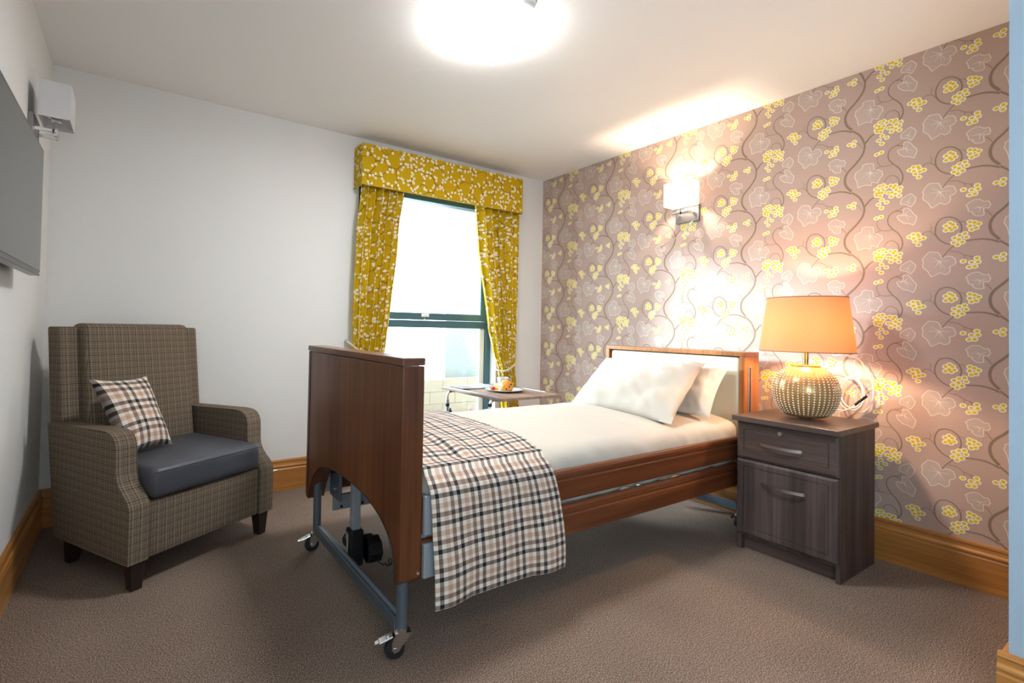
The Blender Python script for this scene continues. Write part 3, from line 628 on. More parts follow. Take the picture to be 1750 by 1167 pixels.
# ------------------------------------------------------------------ pelmet and curtains
pel = thing('pelmet', (-1.1, 0, 2.07), 'mustard blossom print fabric pelmet box above the window', 'pelmet')
mb = MB().box(-1.830, -.372, -.150, -.135, 2.072, 2.364).box(-1.830, -1.815, -.135, 0, 2.072, 2.364).box(-.387, -.372, -.135, 0, 2.072, 2.364).box(-1.815, -.387, -.135, 0, 2.349, 2.364)
mb.build('valance_box', M['blossom'], pel, bevel=.004)
mb = MB().tube([(-1.832, -.004, 2.074), (-1.832, -.152, 2.074), (-.370, -.152, 2.074), (-.370, -.004, 2.074)], .003, 6)
mb.build('piping', simple('mustard_piping', srgb(196, 158, 30), .8), pel)
MB().box(-1.80, -.40, -.09, -.075, 2.30, 2.32).build('curtain_rail', M['white_plastic'], pel)

def curtain(root, keys, tie_z, seed, folds, fabric_w):
    """keys: (z, xl, xr, fold amplitude)"""
    rr = random.Random(seed); ph = [rr.uniform(-.35, .35) for _ in range(folds+2)]; am = [rr.uniform(.65, 1.25) for _ in range(folds+2)]
    keys = sorted(keys, key=lambda k: -k[0])
    def at(z):
        if z >= keys[0][0]: return keys[0][1:]
        for a, b in zip(keys, keys[1:]):
            if b[0] <= z <= a[0]:
                t = (a[0]-z)/(a[0]-b[0]); t = t*t*(3-2*t)*.5+t*.5
                return tuple(a[k]+(b[k]-a[k])*t for k in (1, 2, 3))
        return keys[-1][1:]
    zt, zb = keys[0][0], keys[-1][0]
    def fn(u, v):
        z = zt+(zb-zt)*v; xl, xr, amp = at(z)
        t = u*folds; k = int(min(t, folds-1e-6)); 
        w = math.sin(2*PI*t+ph[k]*math.sin(PI*(t-k)))
        sh = w
        y = -.090+amp*1.45*am[k]*sh+.006*noise.noise(Vector((u*6, z*2, seed)))
        y = max(min(y, -.026), -.162 if z < 2.06 else -.128)
        x = xl+(xr-xl)*(u+.018*math.sin(4*PI*t)*min(1, amp/.02)*1.5)+.006*noise.noise(Vector((z*3, seed, u*2)))
        return (x, y, z)
    mb = MB().grid(fn, folds*16, 60, lambda a, b: (a*fabric_w+seed, (zb-zt)*b+zt))
    return mb.build('drape', M['blossom'], root, smooth=80, solid=.003)
lc = thing('curtain', (-1.66, -.09, .03), 'left mustard blossom print curtain beside the white wall, tied back', 'curtain')
curtain(lc, [(2.29, -1.80, -1.45, .028), (2.07, -1.808, -1.478, .03), (1.75, -1.835, -1.51, .028), (1.22, -1.848, -1.563, .026), (.93, -1.842, -1.60, .022), (.80, -1.835, -1.645, .016), (.62, -1.85, -1.735, .016), (.03, -1.86, -1.75, .018)], .8, 1, 6, .98)
rc = thing('curtain', (-.45, -.09, .03), 'right mustard blossom print curtain beside the wallpaper, tied back', 'curtain')
curtain(rc, [(2.29, -.83, -.40, .028), (2.07, -.812, -.375, .03), (1.75, -.775, -.372, .028), (1.10, -.655, -.384, .026), (.90, -.60, -.39, .02), (.76, -.545, -.392, .014), (.62, -.53, -.375, .018), (.40, -.50, -.345, .024), (.03, -.49, -.33, .026)], .76, 2, 6, 1.06)
def tieback(root, hook, pts):
    c = MB()
    P = smoothpts(pts, 8, closed=False); c.tube(P, .006, 8)
    acc = 0
    for i in range(1, len(P)):      # twisted cord strands
        acc += (P[i]-P[i-1]).length
        if acc > .008:
            acc = 0; t = (P[i]-P[i-1]).normalized(); n = t.cross(Vector((0, 0, 1))).normalized()
            c.cyl(P[i]-t*.003+n*.003, P[i]+t*.003-n*.003, .0072, 6)
    tb = c.build('tieback', M['cord'], root, smooth=50)
    MB().cyl((hook[0], 0, hook[1]), (hook[0], -.03, hook[1]), .007, 12).tube([(hook[0], -.03, hook[1]), (hook[0], -.038, hook[1]+.01), (hook[0], -.036, hook[1]+.02)], .005, 8).build('hook', M['steel'], tb, smooth=40)
tieback(lc, (-1.868, .985), [(-1.868, -.025, .98), (-1.862, -.11, .96), (-1.82, -.145, .92), (-1.72, -.15, .84), (-1.64, -.14, .80), (-1.60, -.09, .80), (-1.64, -.03, .84), (-1.75, -.018, .90), (-1.866, -.02, .975)])
tieback(rc, (-.378, .885), [(-.378, -.025, .885), (-.380, -.12, .872), (-.42, -.145, .80), (-.50, -.15, .752), (-.545, -.14, .742), (-.575, -.09, .75), (-.53, -.03, .77), (-.44, -.018, .82), (-.380, -.02, .88)])

# ------------------------------------------------------------------ profiling bed
BX0, BX1, BYN, BYF = -2.396, -2.317, -1.926, -.907
bed = thing('hospital_bed', (-1.3, -1.416, 0), 'walnut framed profiling bed on castors with grey steel underframe', 'bed')
arch = [(-.955, .25), (-.968, .28), (-.985, .315), (-1.012, .355), (-1.05, .396), (-1.105, .430), (-1.17, .455), (-1.25, .468), (-1.35, .476), (-1.445, .478), (-1.554, .475), (-1.64, .468), (-1.70, .456), (-1.77, .436), (-1.83, .405), (-1.862, .37), (-1.878, .33), (-1.888, .295), (-1.895, .262)]
def board(x0, x1, y0, y1, z1, cut):
    poly = [(y1, z1), (y1, .262), (y1-.012, .25)]+cut+[(y0+.012, .262), (y0, .275), (y0, z1)]
    mb = MB(); n = len(poly)
    v = [(x0, a, b) for a, b in poly]+[(x1, a, b) for a, b in poly]
    mb.add(v, [(i, (i+1) % n, n+(i+1) % n, n+i) for i in range(n)])
    for t in tessellate_polygon([[Vector((a, b, 0)) for a, b in poly]]):
        mb.add([v[k] for k in t], [(0, 1, 2)]); mb.add([v[n+k] for k in t], [(2, 1, 0)])
    return mb
fb = board(BX0, BX1, BYN, BYF-.0, .962, arch).build('footboard', M['walnut_z'], bed, weld=True, bevel=.0025)
MB().box(BX0-.003, BX1+.002, BYN-.002, BYF+.002, .965, .990).build('cap', M['walnut_y'], fb, bevel=.003)
MB().box(BX0-.002, BX0+.004, BYF-.036, BYF-.030, .27, .964).build('groove', M['dark_leg'], fb)
MB().tube(smoothpts([(BX0-.001, a, b+.001) for a, b in arch], 2), .0022, 6, caps=False).build('edge_trim', M['black'], fb)
# steel underframe at the foot
def post(y, x=-2.357):
    zt = .30 if x < -1 else .26
    mb = MB().cyl((x, y, .098), (x, y, zt), .019, 24)
    if x < -1 and y > -1.2: mb.cyl((x, y, zt), (x, y, .43), .0225, 24)
    return mb
for x in (-2.357, -.205):
    for y in (-1.875, -.975):
        post(y, x).build('leg', M['grey_metal'], bed, smooth=40)
for x in (-2.357, -.205):
    MB().box(x-.018, x+.018, -1.857, -.993, .085, .125).build('cross_bar', M['grey_metal'], bed, bevel=.003)
    MB().box(x-.004, x+.008, -1.84, -1.01, .1251, .1275).build('cross_bar_trim', M['light_metal'], bed)
def castor(x, y, ang):
    """wheel, chrome fork and brake pedal"""
    r = .034; d = Vector((math.cos(ang), math.sin(ang), 0)); n = Vector((-d.y, d.x, 0)); c = Vector((x, y, 0))
    wc = c+d*.022+Vector((0, 0, r))
    wh = MB()
    prof = [(0, -.011), (r*.72, -.011), (r*.95, -.009), (r, -.003), (r, .003), (r*.95, .009), (r*.72, .011), (0, .011)]
    tmp = MB().lathe(prof, (0, 0, 0), 28)
    for f in tmp.f: pass
    wh.add([wc+d*p.x+Vector((0, 0, 1))*p.y+n*p.z for p in tmp.v], tmp.f)
    w = wh.build('castor_wheel', M['rubber'], bed, smooth=40, weld=True)
    MB().cyl(wc-n*.018, wc+n*.018, .008, 14).build('axle', M['chrome'], w, smooth=40)
    fk = MB()
    for s in (-1, 1):
        pl = [c+d*.0+Vector((0, 0, .082)), c-d*.028+Vector((0, 0, .078)), c-d*.004+Vector((0, 0, .05)), wc+d*(-.012)-Vector((0, 0, .006)), wc+d*.012+Vector((0, 0, .0)), c+d*.034+Vector((0, 0, .062)), c+d*.022+Vector((0, 0, .080))]
        a = [p+n*s*.0135 for p in pl]; b = [p+n*s*.0165 for p in pl]; m = len(pl)
        fk.add(a+b, [(i, (i+1) % m, m+(i+1) % m, m+i) for i in range(m)]+[tuple(range(m)), tuple(range(m, 2*m))[::-1]])
    fk.obox(c+Vector((0, 0, .0835))-d*.003, d*.027, n*.0165, Vector((0, 0, .0025)))
    fk.cyl(c+Vector((0, 0, .085)), c+Vector((0, 0, .10)), .021, 24)
    fk.build('castor_fork', M['chrome'], bed, smooth=35, weld=True)
    pd = MB(); e = (d*.94-Vector((0, 0, .34))).normalized()
    pd.obox(c+d*.052+Vector((0, 0, .069)), e*.024, n*.015, Vector((0, 0, 1))*.003+d*.001)
    pd.obox(c+d*.082+Vector((0, 0, .061)), e*.008, n*.008, Vector((0, 0, .002)))
    p = pd.build('brake_pedal', M['chrome'], bed, bevel=.002)
    MB().cyl(c+d*.045+Vector((0, 0, .073)), c+d*.047+Vector((0, 0, .080)), .006, 12).build('rivet', M['steel'], p, smooth=40)
castor(-2.357, -1.875, math.radians(165)); castor(-2.357, -.975, math.radians(172))
castor(-.205, -1.875, math.radians(170)); castor(-.205, -.975, math.radians(190))
# lifting column and motor at the foot
MB().box(-2.318, -2.282, -1.335, -1.298, .205, .50).build('lift_column', M['light_metal'], bed, bevel=.003)
mo = MB().box(-2.33, -2.272, -1.352, -1.285, .062, .215).build('motor', M['black'], bed, bevel=.006)
MB().cyl((-2.270, -1.372, .135), (-2.215, -1.372, .135), .056, 8).cyl((-2.30, -1.30, .15), (-2.30, -1.262, .15), .036, 20).box(-2.27, -2.225, -1.39, -1.32, .09, .18).build('motor_housing', M['black'], mo, smooth=30)
MB().box(-2.3315, -2.33, -1.318, -1.292, .105, .195).build('rating_label', M['label'], mo)
MB().cyl((-2.34, -1.318, .085), (-2.32, -1.318, .085), .009, 16).build('bolt', M['chrome'], mo, smooth=40)
pts = [Vector((-2.24, -1.40, .10)), Vector((-2.22, -1.44, .088))]
L0, L1 = Vector((-2.21, -1.46, .105)), Vector((-2.16, -1.70, .235))
dd = (L1-L0); t = dd.normalized(); a_ = t.cross(Vector((0, 0, 1))).normalized(); b_ = t.cross(a_)
for k in range(181):
    f = k/180; pts.append(L0+dd*f+a_*math.cos(f*20*PI)*.012+b_*math.sin(f*20*PI)*.012)
MB().tube(pts, .0028, 6).build('coiled_cable', M['black'], mo, smooth=60)
# head-end column, side members, platform
MB().box(-.36, -.32, -1.335, -1.298, .085, .46).build('lift_column', M['light_metal'], bed, bevel=.003)
for y in (-1.80, -1.05):
    MB().box(-2.30, -.33, y-.015, y+.015, .405, .438).build('side_member', M['grey_metal'], bed, bevel=.003)
pf = MB()
for k in range(14): pf.box(-2.27+k*.14, -2.17+k*.14, -1.86, -.97, .430, .444)
pf.build('mattress_platform', M['grey_metal'], bed, bevel=.002)
br = MB().box(-2.300, -2.285, -1.115, -.985, .265, .47).build('hinge_bracket', M['grey_metal'], bed, bevel=.004)
MB().cyl((-2.302, -1.06, .40), (-2.318, -1.06, .40), .013, 18).build('adjusting_knob', M['black'], br, smooth=40)
for z in (.44, .31): MB().cyl((-2.30, -1.055, z), (-2.308, -1.055, z), .007, 12).build('bolt', M['chrome'], br, smooth=40)
sm = MB().box(-2.29, -1.80, -1.015, -.995, .190, .262).build('side_channel', M['light_metal'], bed, bevel=.003)
for k in range(4): MB().cyl((-2.25+k*.11, -1.015, .205), (-2.25+k*.11, -1.019, .205), .007, 12).build('channel_plug', M['black'], sm)

MB().cyl((-2.03, -1.84, .40), (-2.03, -1.84, .345), .016, 14).build('stop_buffer', M['black'], bed, smooth=40)
# side rails, two boards each side
def rail(y0, y1, z0, z1, out):
    h = z1-z0
    a, b = (y0, y1) if out < 0 else (y1, y0); s = 1 if out < 0 else -1
    pr = [(a, z0+.003), (a, z1-.042), (a+s*.003, z1-.037), (a+s*.003, z1-.031), (a, z1-.027), (a+s*.001, z1-.012), (a+s*.006, z1-.003), (a+s*.011, z1), (b, z1), (b, z0), (a+s*.003, z0)]
    if s < 0: pr = pr[::-1]
    return MB().prism(pr, BX1+.0, -.275, 'X').build('side_rail', M['walnut_x'], bed, smooth=25)
for y0, y1, o in ((-1.926, -1.903, -1), (-.930, -.907, 1)):
    rail(y0, y1, .412, .5295, o); rail(y0, y1, .268, .388, o)
for y0, y1 in ((-1.900, -1.872), (-.96, -.932)):
    MB().box(-2.316, -2.285, y0, y1, .27, .53).build('rail_guide', M['light_metal'], bed, bevel=.003)
mb = MB().box(-2.316, -2.262, -1.943, -1.9265, .272, .385).box(-2.316, -2.262, -1.943, -1.9265, .412, .540)
g = mb.build('rail_end_cap', M['light_metal'], bed, bevel=.004)
MB().cyl((BX1-.012, BYN, .29), (BX1-.012, BYN-.004, .29), .005, 12).build('screw', M['chrome'], fb, smooth=40)
# headboard
hx0, hx1, hy0, hy1 = -.262, -.105, -1.912, -.955
hb = MB().box(hx0, hx1, hy0, hy1, .962, .986).box(hx0, hx1, hy0, hy0+.03, .262, .962).box(hx0, hx1, hy1-.03, hy1, .262, .962).box(-.16, -.13, hy0+.03, hy1-.03, .262, .962).box(-.24, -.16, hy0+.03, hy1-.03, .262, .40)
hb = hb.build('headboard', M['head_wood'], bed, bevel=.003)
MB().soft(-.250, -.162, hy0+.034, hy1-.034, .405, .958, .018, (2, 8, 6)).build('headboard_pad', M['cream_pad'], hb, smooth=60, weld=True)
mb = MB().box(-.225, -.195, hy0-.004, hy0+.0005, .45, .905); s1 = mb.build('rail_track', M['steel'], hb, bevel=.001)
MB().box(-.214, -.206, hy0-.0055, hy0-.0035, .46, .902).build('track_slot', M['black'], s1)

# ------------------------------------------------------------------ mattress, pillows, throw
def mfn(p):
    d = Vector((0, 0, 0))
    if p.z > .50:
        f = min(1, (p.z-.50)/.08); yy = (p.y+1.415)/.475; xx = (p.x+1.29)/1.0
        crown = .040*(1-min(1, yy*yy))*f
        d.z += crown+.006*noise.noise(Vector((p.x*5, p.y*3, 1.3)))*f+.0035*noise.noise(Vector((p.x*16+p.y*5, p.y*7, 4)))*f
        e = max(0, abs(yy)-.8)/.2
        d.z += .004*e*noise.noise(Vector((p.x*22, p.y*4, 7)))
        d.y += .006*e*noise.noise(Vector((p.x*14+p.z*10, p.z*9, 9)))+.003*e*noise.noise(Vector((p.x*40+p.z*25, p.z*14, 3)))
    return d
mat_ = MB().soft(-2.295, -.268, -1.898, -.934, .446, .602, .055, (110, 56, 4), mfn)
mt_ = mat_
_m = tag(mat_.build('mattress', M['sheet'], smooth=80, weld=True), 'mattress under a plain white fitted sheet on the bed', 'mattress')

hm = MB().grid(lambda u, v: (-1.78+1.46*u, -1.884+.004*math.sin(u*60), .46-(.46-.378+.014*noise.noise(Vector((u*9, 1, 2)))+.008*noise.noise(Vector((u*31, 4, 2))))*v), 90, 3)
hm.build('sheet_hem', M['sheet'], _m, smooth=60, solid=.003)

def pillow(name, mat, BL, BR, TR, TL, th, label, cat, group=None, seed=1, uvw=None, wr=.006, ear=.05, parent=None, n=44, sag=0):
    BL, BR, TR, TL = map(Vector, (BL, BR, TR, TL))
    nrm = (BR-BL).cross(TL-BL).normalized(); mb = MB()
    w = ((BR-BL).length+(TR-TL).length)/2; h = ((TL-BL).length+(TR-BR).length)/2
    for side in (1, -1):
        def fn(u, v, side=side):
            a, b = 2*u-1, 2*v-1
            # concave edges pull in between the corners
            au = a*(1-ear*(1-b*b)); bv = b*(1-ear*(1-a*a)*1.0)
            uu, vv = (au+1)/2, (bv+1)/2
            p = (BL*(1-uu)+BR*uu)*(1-vv)+(TL*(1-uu)+TR*uu)*vv
            prof = (max(0, 1-abs(a)**2.6)**.55)*(max(0, 1-abs(b)**2.6)**.55)
            t = th/2*prof
            q = Vector((a*2.2, b*2.2, seed+side))
            wn_ = noise.noise(q*1.3)*wr*1.6*prof+noise.noise(Vector((a*7+b*2, b*3.0, seed)))*wr*min(1, prof*1.5)*(abs(b)**1.2+.25)
            p = p+nrm*side*(t+wn_)
            if sag: p.z -= sag*prof*(1-vv)
            return p
        mb.grid(fn, n, n, (lambda a, b: (a*w*uvw, b*h*uvw)) if uvw else None, flip=(side < 0))
    o = mb.build(name, mat, parent, smooth=80, weld=True, world=parent is None)
    if label: tag(o, label, cat, group)
    return o
pillow('pillow', M['pillow'], (-.775, -1.115, .632), (-.850, -1.855, .628), (-.385, -1.765, .922), (-.365, -1.040, .902), .16, 'front white pillow, leaning back and partly covering the other pillow', 'pillow', seed=3, wr=.017)
pillow('pillow', M['pillow'], (-.515, -1.18, .640), (-.525, -1.865, .635), (-.300, -1.850, .905), (-.285, -1.18, .905), .10, 'rear white pillow, propped against the cream headboard pad', 'pillow', seed=11, wr=.018)

path = [(-.895, .36), (-.893, .50), (-.900, .585), (-.935, .622), (-1.05, .640), (-1.2, .652), (-1.42, .658), (-1.65, .650), (-1.80, .634), (-1.88, .612), (-1.925, .582), (-1.948, .545), (-1.953, .50), (-1.952, .40), (-1.956, .28), (-1.950, .168)]
PP = smoothpts([(0, a, b) for a, b in path], 8)
acc = [0]
for a, b in zip(PP, PP[1:]): acc.append(acc[-1]+(b-a).length)
TL_ = acc[-1]
def tpath(s):
    s *= TL_
    for i in range(len(acc)-1):
        if acc[i+1] >= s:
            f = (s-acc[i])/(acc[i+1]-acc[i]); return PP[i].lerp(PP[i+1], f)
    return PP[-1].copy()
def tfn(u, v):
    p = tpath(v)
    f = max(0, min(1, (v-.55)/.45)); hang = max(0, min(1, (.56-p.z)/.38)) if p.y < -1.9 else 0
    xl = -2.300+.022*hang; xr = -1.735-.02*math.sin(PI*min(1, v*1.3))*0+(.0 if v < .3 else 0)
    xr += -.035*math.exp(-((v-.72)/.10)**2)+.045*hang+.01*math.sin(v*9)
    x = xl+(xr-xl)*u
    on_top = 1-hang if p.z > .56 else 0
    z = p.z; y = p.y
    if p.z > .6:
        z += .006*math.sin((x+2.3)*9+(y)*5)+.010*noise.noise(Vector((x*7, y*4, 3)))+.004*noise.noise(Vector((x*20, y*9, 5)))
        z += .010*math.exp(-((x+2.12+.10*(y+1.5))/.03)**2)*max(0, math.sin((y+1.1)*-3.2))
        z = max(z, .618)
    if hang > 0:
        y -= (.012*math.sin(u*7+1)+.006*math.sin(u*17))*hang+.006*noise.noise(Vector((x*6, z*4, 2)))*hang; y = min(y, -1.9475)
        z += .012*math.sin(u*PI)*hang*(v-.9)*10*.35
    return (x, y, z)
th = MB().grid(tfn, 60, 150, lambda a, b: (a*.58+.075, b*TL_+.02))
throw = th.build('throw_blanket', M['plaid'], smooth=80, solid=.005)
tag(throw, 'brown and cream plaid throw laid across the foot of the bed', 'throw blanket')

# ------------------------------------------------------------------ overbed table and breakfast
ot = thing('overbed_table', (-.96, -.6, 0), 'wheeled overbed table with a wood effect top by the window', 'overbed table')
tx0, tx1, ty0, ty1, tz = -1.216, -.702, -.950, -.250, .640
MB().box(tx0, tx1, ty0, ty1, tz, tz+.018).build('table_top', M['table_wood'], ot, bevel=.004)
MB().box(tx0+.014, tx0+.022, ty0+.03, ty1-.02, tz+.018, tz+.022).build('edge_lip', M['plate_steel'], ot, bevel=.001)
MB().box(tx1-.022, tx1-.014, ty0+.12, ty1-.02, tz+.018, tz+.022).build('edge_lip', M['plate_steel'], ot, bevel=.001)
for y in (-.36, -.855):
    MB().cyl((-1.226, y, .07), (-1.226, y, .575), .0115, 18).build('column', M['cream_metal'] if 'cream_metal' in M else M['light_metal'], ot, smooth=40)
    pt = smoothpts([(-1.226, y, .575), (-1.226, y, .605), (-1.218, y, .625), (-1.195, y, .6335), (-1.16, y, .6335)], 5)
    MB().tube(pt, .008, 12).build('bracket', M['steel'], ot, smooth=50)
    cz = .530 if y > -.5 else .598
    MB().cyl((-1.226, y, cz), (-1.226, y, cz+.020), .0145, 18).build('collar', M['black'], ot, smooth=40)
    kb = MB(); q = Vector((-1.230, y-.014, cz-.034)); dd = Vector((.35, -.93, 0)).normalized(); uu = Vector((0, 0, 1)); ww = dd.cross(uu)
    P_ = [q, q+dd*.010+uu*.008, q+dd*.016+uu*.024, q+dd*.020+uu*.027, q+dd*.034, q+dd*.020-uu*.027, q+dd*.016-uu*.024, q+dd*.010-uu*.008]
    m = len(P_); kb.add([p+ww*.006 for p in P_]+[p-ww*.006 for p in P_], [(i, (i+1) % m, m+(i+1) % m, m+i) for i in range(m)]+[tuple(range(m))[::-1], tuple(range(m, 2*m))])
    kb.build('clamp_knob', M['black'], ot, bevel=.003)
    MB().box(-1.245, -.72, y-.013, y+.013, .045, .07).build('base_bar', M['light_metal'], ot, bevel=.003)
    for x in (-1.21, -.755):
        MB().cyl((x, y-.009, .023), (x, y+.009, .023), .022, 18).build('castor_wheel', M['black'], ot, smooth=40)
        MB().box(x-.010, x+.010, y-.012, y+.012, .0245, .0455).build('castor_housing', M['black'], ot)
MB().box(-1.239, -1.213, -.842, -.373, .046, .069).build('cross_bar', M['light_metal'], ot, bevel=.003)
TZ = tz+.018
pc = (-.955, -.660)
plt = MB().lathe([(0, .002), (.07, .002), (.075, .0), (.085, .003), (.128, .0135), (.130, .0155), (.126, .0165), (.085, .0075), (.075, .0055), (0, .0055)], (pc[0], pc[1], TZ+.0005), 56)
tag(plt.build('plate', M['china'], smooth=50, weld=True), 'round white plate on the overbed table under the fruit scone', 'plate')
def lump(c, rx, ry, rz, seed, amp, n=28, m=18, flat=.55):
    mb = MB(); c = Vector(c)
    def fn(u, v):
        a = 2*PI*u; b = PI*(v-.5); d = Vector((math.cos(b)*math.cos(a), math.cos(b)*math.sin(a), math.sin(b)))
        k = 1+amp*noise.noise(d*2.2+Vector((seed, 0, 0)))+amp*.35*noise.noise(d*6+Vector((0, seed, 0)))
        p = Vector((d.x*rx*k, d.y*ry*k, d.z*rz*k)); p.z = max(p.z, -rz*flat); return c+p
    return mb.grid(fn, n, m)
pz = TZ+.006
sc = thing('fruit_scone', (pc[0]+.01, pc[1]-.012, pz), 'golden fruit scone with dark currants on the white plate', 'scone')
sp_ = (pc[0]+.012, pc[1]-.015)
lump((sp_[0], sp_[1], pz+.0265), .047, .043, .046, 5, .16).build('crust', M['scone'], sc, smooth=70, weld=True)
for dx, dy, dz in ((-.030, -.033, .014), (.006, -.042, .045), (-.03, .0, .052), (.012, -.012, .068), (-.012, -.043, .030)):
    lump((sp_[0]+dx*.95, sp_[1]+dy*.95, pz+dz), .006, .006, .006, 2, .1, 10, 8, 1).build('currant', M['currant'], sc, smooth=70, weld=True)
sb = thing('strawberry', (pc[0]-.055, pc[1]+.052, pz), 'red strawberry on the left side of the white plate', 'strawberry')
lump((pc[0]-.055, pc[1]+.052, pz+.010), .019, .014, .013, 8, .12, 18, 12, .8).build('fruit', M['berry'], sb, smooth=70, weld=True)
mb = MB()
for k in range(5):
    a = k*2*PI/5; c = Vector((pc[0]-.070, pc[1]+.060, pz+.014)); d = Vector((-.35, math.cos(a), math.sin(a)))
    mb.add([c, c+d*.006+Vector((.002, -d.z*.003, d.y*.003)), c+d*.013, c+d*.006-Vector((-.002, -d.z*.003, d.y*.003))], [(0, 1, 2, 3)])
mb.build('calyx', M['leaf'], sb, solid=.001)
tag(lump((pc[0]-.022, pc[1]+.062, pz+.011), .022, .017, .018, 21, .2, 18, 12, .6).build('melon_piece', M['butter'], smooth=70, weld=True), 'pale orange piece of fruit between strawberry and scone', 'fruit')
sc_ = (-.785, -.435)
tag(MB().lathe([(0, .001), (.03, .001), (.034, .0), (.066, .009), (.068, .011), (.064, .0115), (.034, .004), (0, .004)], (sc_[0], sc_[1], TZ), 44).build('saucer', M['china'], smooth=50, weld=True), 'white saucer under the cup on the overbed table', 'saucer')
cp = thing('cup', (sc_[0], sc_[1], TZ+.0045), 'white china teacup on its saucer behind the scone', 'cup')
MB().lathe([(0, .0), (.020, 0), (.021, .003), (.026, .008), (.036, .024), (.0405, .045), (.042, .064), (.0405, .0645), (.039, .045), (.034, .026), (.024, .011), (0, .008)], (sc_[0], sc_[1], TZ+.0045), 44).build('bowl', M['china'], cp, smooth=60, weld=True)
hd = Vector((.86, -.5, 0)).normalized(); c0 = Vector((sc_[0], sc_[1], TZ+.0045))
MB().tube(smoothpts([c0+hd*.0395+Vector((0, 0, .053)), c0+hd*.056+Vector((0, 0, .054)), c0+hd*.064+Vector((0, 0, .042)), c0+hd*.054+Vector((0, 0, .027)), c0+hd*.0365+Vector((0, 0, .022))], 6), .0032, 10).build('handle', M['china'], cp, smooth=60)
mg = thing('magazine', (-.98, -.40, TZ), 'open magazine with curling pages behind the plate on the overbed table', 'magazine')
def page(x0, x1, y0, y1, lift, nm, mt, k):
    def fn(u, v):
        x = x0+(x1-x0)*u; y = y0+(y1-y0)*v
        return (x, y, TZ+.003+k+lift*(u**2))
    MB().grid(fn, 12, 10).build(nm, mt, mg, smooth=60, solid=.003)
page(-1.05, -1.175, -.49, -.28, .004, 'page_block', M['paper'], 0)
page(-1.05, -.885, -.49, -.28, .010, 'page_block', M['paper_w'], 0)
tk = thing('teaspoon', (-1.03, -.80, TZ), 'small steel teaspoon lying beside the plate', 'spoon') if False else None

# ------------------------------------------------------------------ bedside cabinet
ns = thing('bedside_cabinet', (-.31, -2.22, 0), 'smoked oak bedside cabinet with a drawer and a door', 'bedside cabinet')
cx0, cx1, cy0, cy1 = -.50, -.105, -2.437, -2.003
mb = MB().box(cx0, cx1, cy0, cy0+.018, 0, .650).box(cx0, cx1, cy1-.018, cy1, 0, .650).box(cx1-.012, cx1, cy0+.018, cy1-.018, .02, .65).box(cx0+.002, cx1-.012, cy0+.018, cy1-.018, .07, .084).box(cx0+.002, cx1-.012, cy0+.018, cy1-.018, .45, .462).box(cx0+.002, cx1-.012, cy0+.018, cy1-.018, .638, .65)
mb.build('carcass', M['grey_oak'], ns, bevel=.0015)
MB().box(cx0+.035, cx0+.05, cy0+.018, cy1-.018, 0, .07).build('plinth', M['grey_oak_y'], ns)
MB().box(-.548, -.088, -2.447, -1.993, .651, .676).build('cabinet_top', M['grey_oak_y'], ns, bevel=.002)
def ring_panel(y0, y1, z0, z1, xb, loops, mb):
    prev = None
    for ins, h in loops:
        r = [(xb-h, y0+ins, z0+ins), (xb-h, y1-ins, z0+ins), (xb-h, y1-ins, z1-ins), (xb-h, y0+ins, z1-ins)]
        if prev: 
            mb.add(prev+r, [(k, 4+k, 4+(k+1) % 4, (k+1) % 4) for k in range(4)])
        else: mb.add(r, [(0, 1, 2, 3)])
        prev = r
    mb.add(prev, [(3, 2, 1, 0)])
    return mb
loops = [(0, 0), (0, .014), (.010, .021), (.032, .021), (.0335, .0175), (.0355, .0175), (.037, .0205)]
dr = ring_panel(cy0+.003, cy1-.003, .466, .645, cx0-.001, loops, MB()).build('drawer', M['grey_oak_y'], ns, weld=True)
dor = ring_panel(cy0+.003, cy1-.003, .086, .458, cx0-.001, loops, MB()).build('door', M['grey_oak'], ns, weld=True)
def bow_handle(ya, yb, z, parent):
    mb = MB(); n = 20; x0 = cx0-.022
    V = []
    for i in range(n+1):
        t = i/n; y = ya+(yb-ya)*t; bow = .026*math.sin(PI*t)**.6 if 0 < t < 1 else 0
        for a, b in ((0, -1), (0, 1), (1, 1), (1, -1)):
            V.append((x0-bow-(.0040 if a else 0), y, z+b*.0070))
    fs = []
    for i in range(n):
        for k in range(4): fs.append((i*4+k, i*4+(k+1) % 4, i*4+4+(k+1) % 4, i*4+4+k))
    fs += [(0, 1, 2, 3), tuple(n*4+k for k in (3, 2, 1, 0))]
    return mb.add(V, fs).build('handle', M['steel'], parent, smooth=50, weld=True)
bow_handle(-2.30, -2.115, .550, dr); bow_handle(-2.312, -2.122, .358, dor)
MB().cyl((cx0-.022, -2.206, .617), (cx0-.030, -2.206, .617), .0095, 24).cyl((cx0-.030, -2.206, .617), (cx0-.032, -2.206, .617), .004, 12).build('lock', M['steel'], dr, smooth=40)

# ------------------------------------------------------------------ table lamp
LX, LY, LZ = -.30, -2.222, .676
tl = thing('table_lamp', (LX, LY, LZ), 'lit table lamp with beaded round base and copper drum shade', 'table lamp')
MB().cyl((LX, LY, LZ), (LX, LY, LZ+.010), .026, 28).build('foot', M['clear'], tl, smooth=40)
prof = [(0, .010), (.060, .010), (.082, .014), (.098, .026), (.117, .052), (.131, .085), (.138, .125), (.137, .155), (.130, .185), (.116, .212), (.098, .232), (.078, .247), (.064, .256), (.058, .258), (0, .258)]
PR = smoothpts([(a, b, 0) for a, b in prof[1:-1]], 4)
mb = MB().lathe([(0, .010)]+[(p.x, p.y) for p in PR]+[(0, .258)], (LX, LY, LZ), 72)
base = mb.build('lamp_base', M['ceramic'], tl, smooth=50, weld=True)
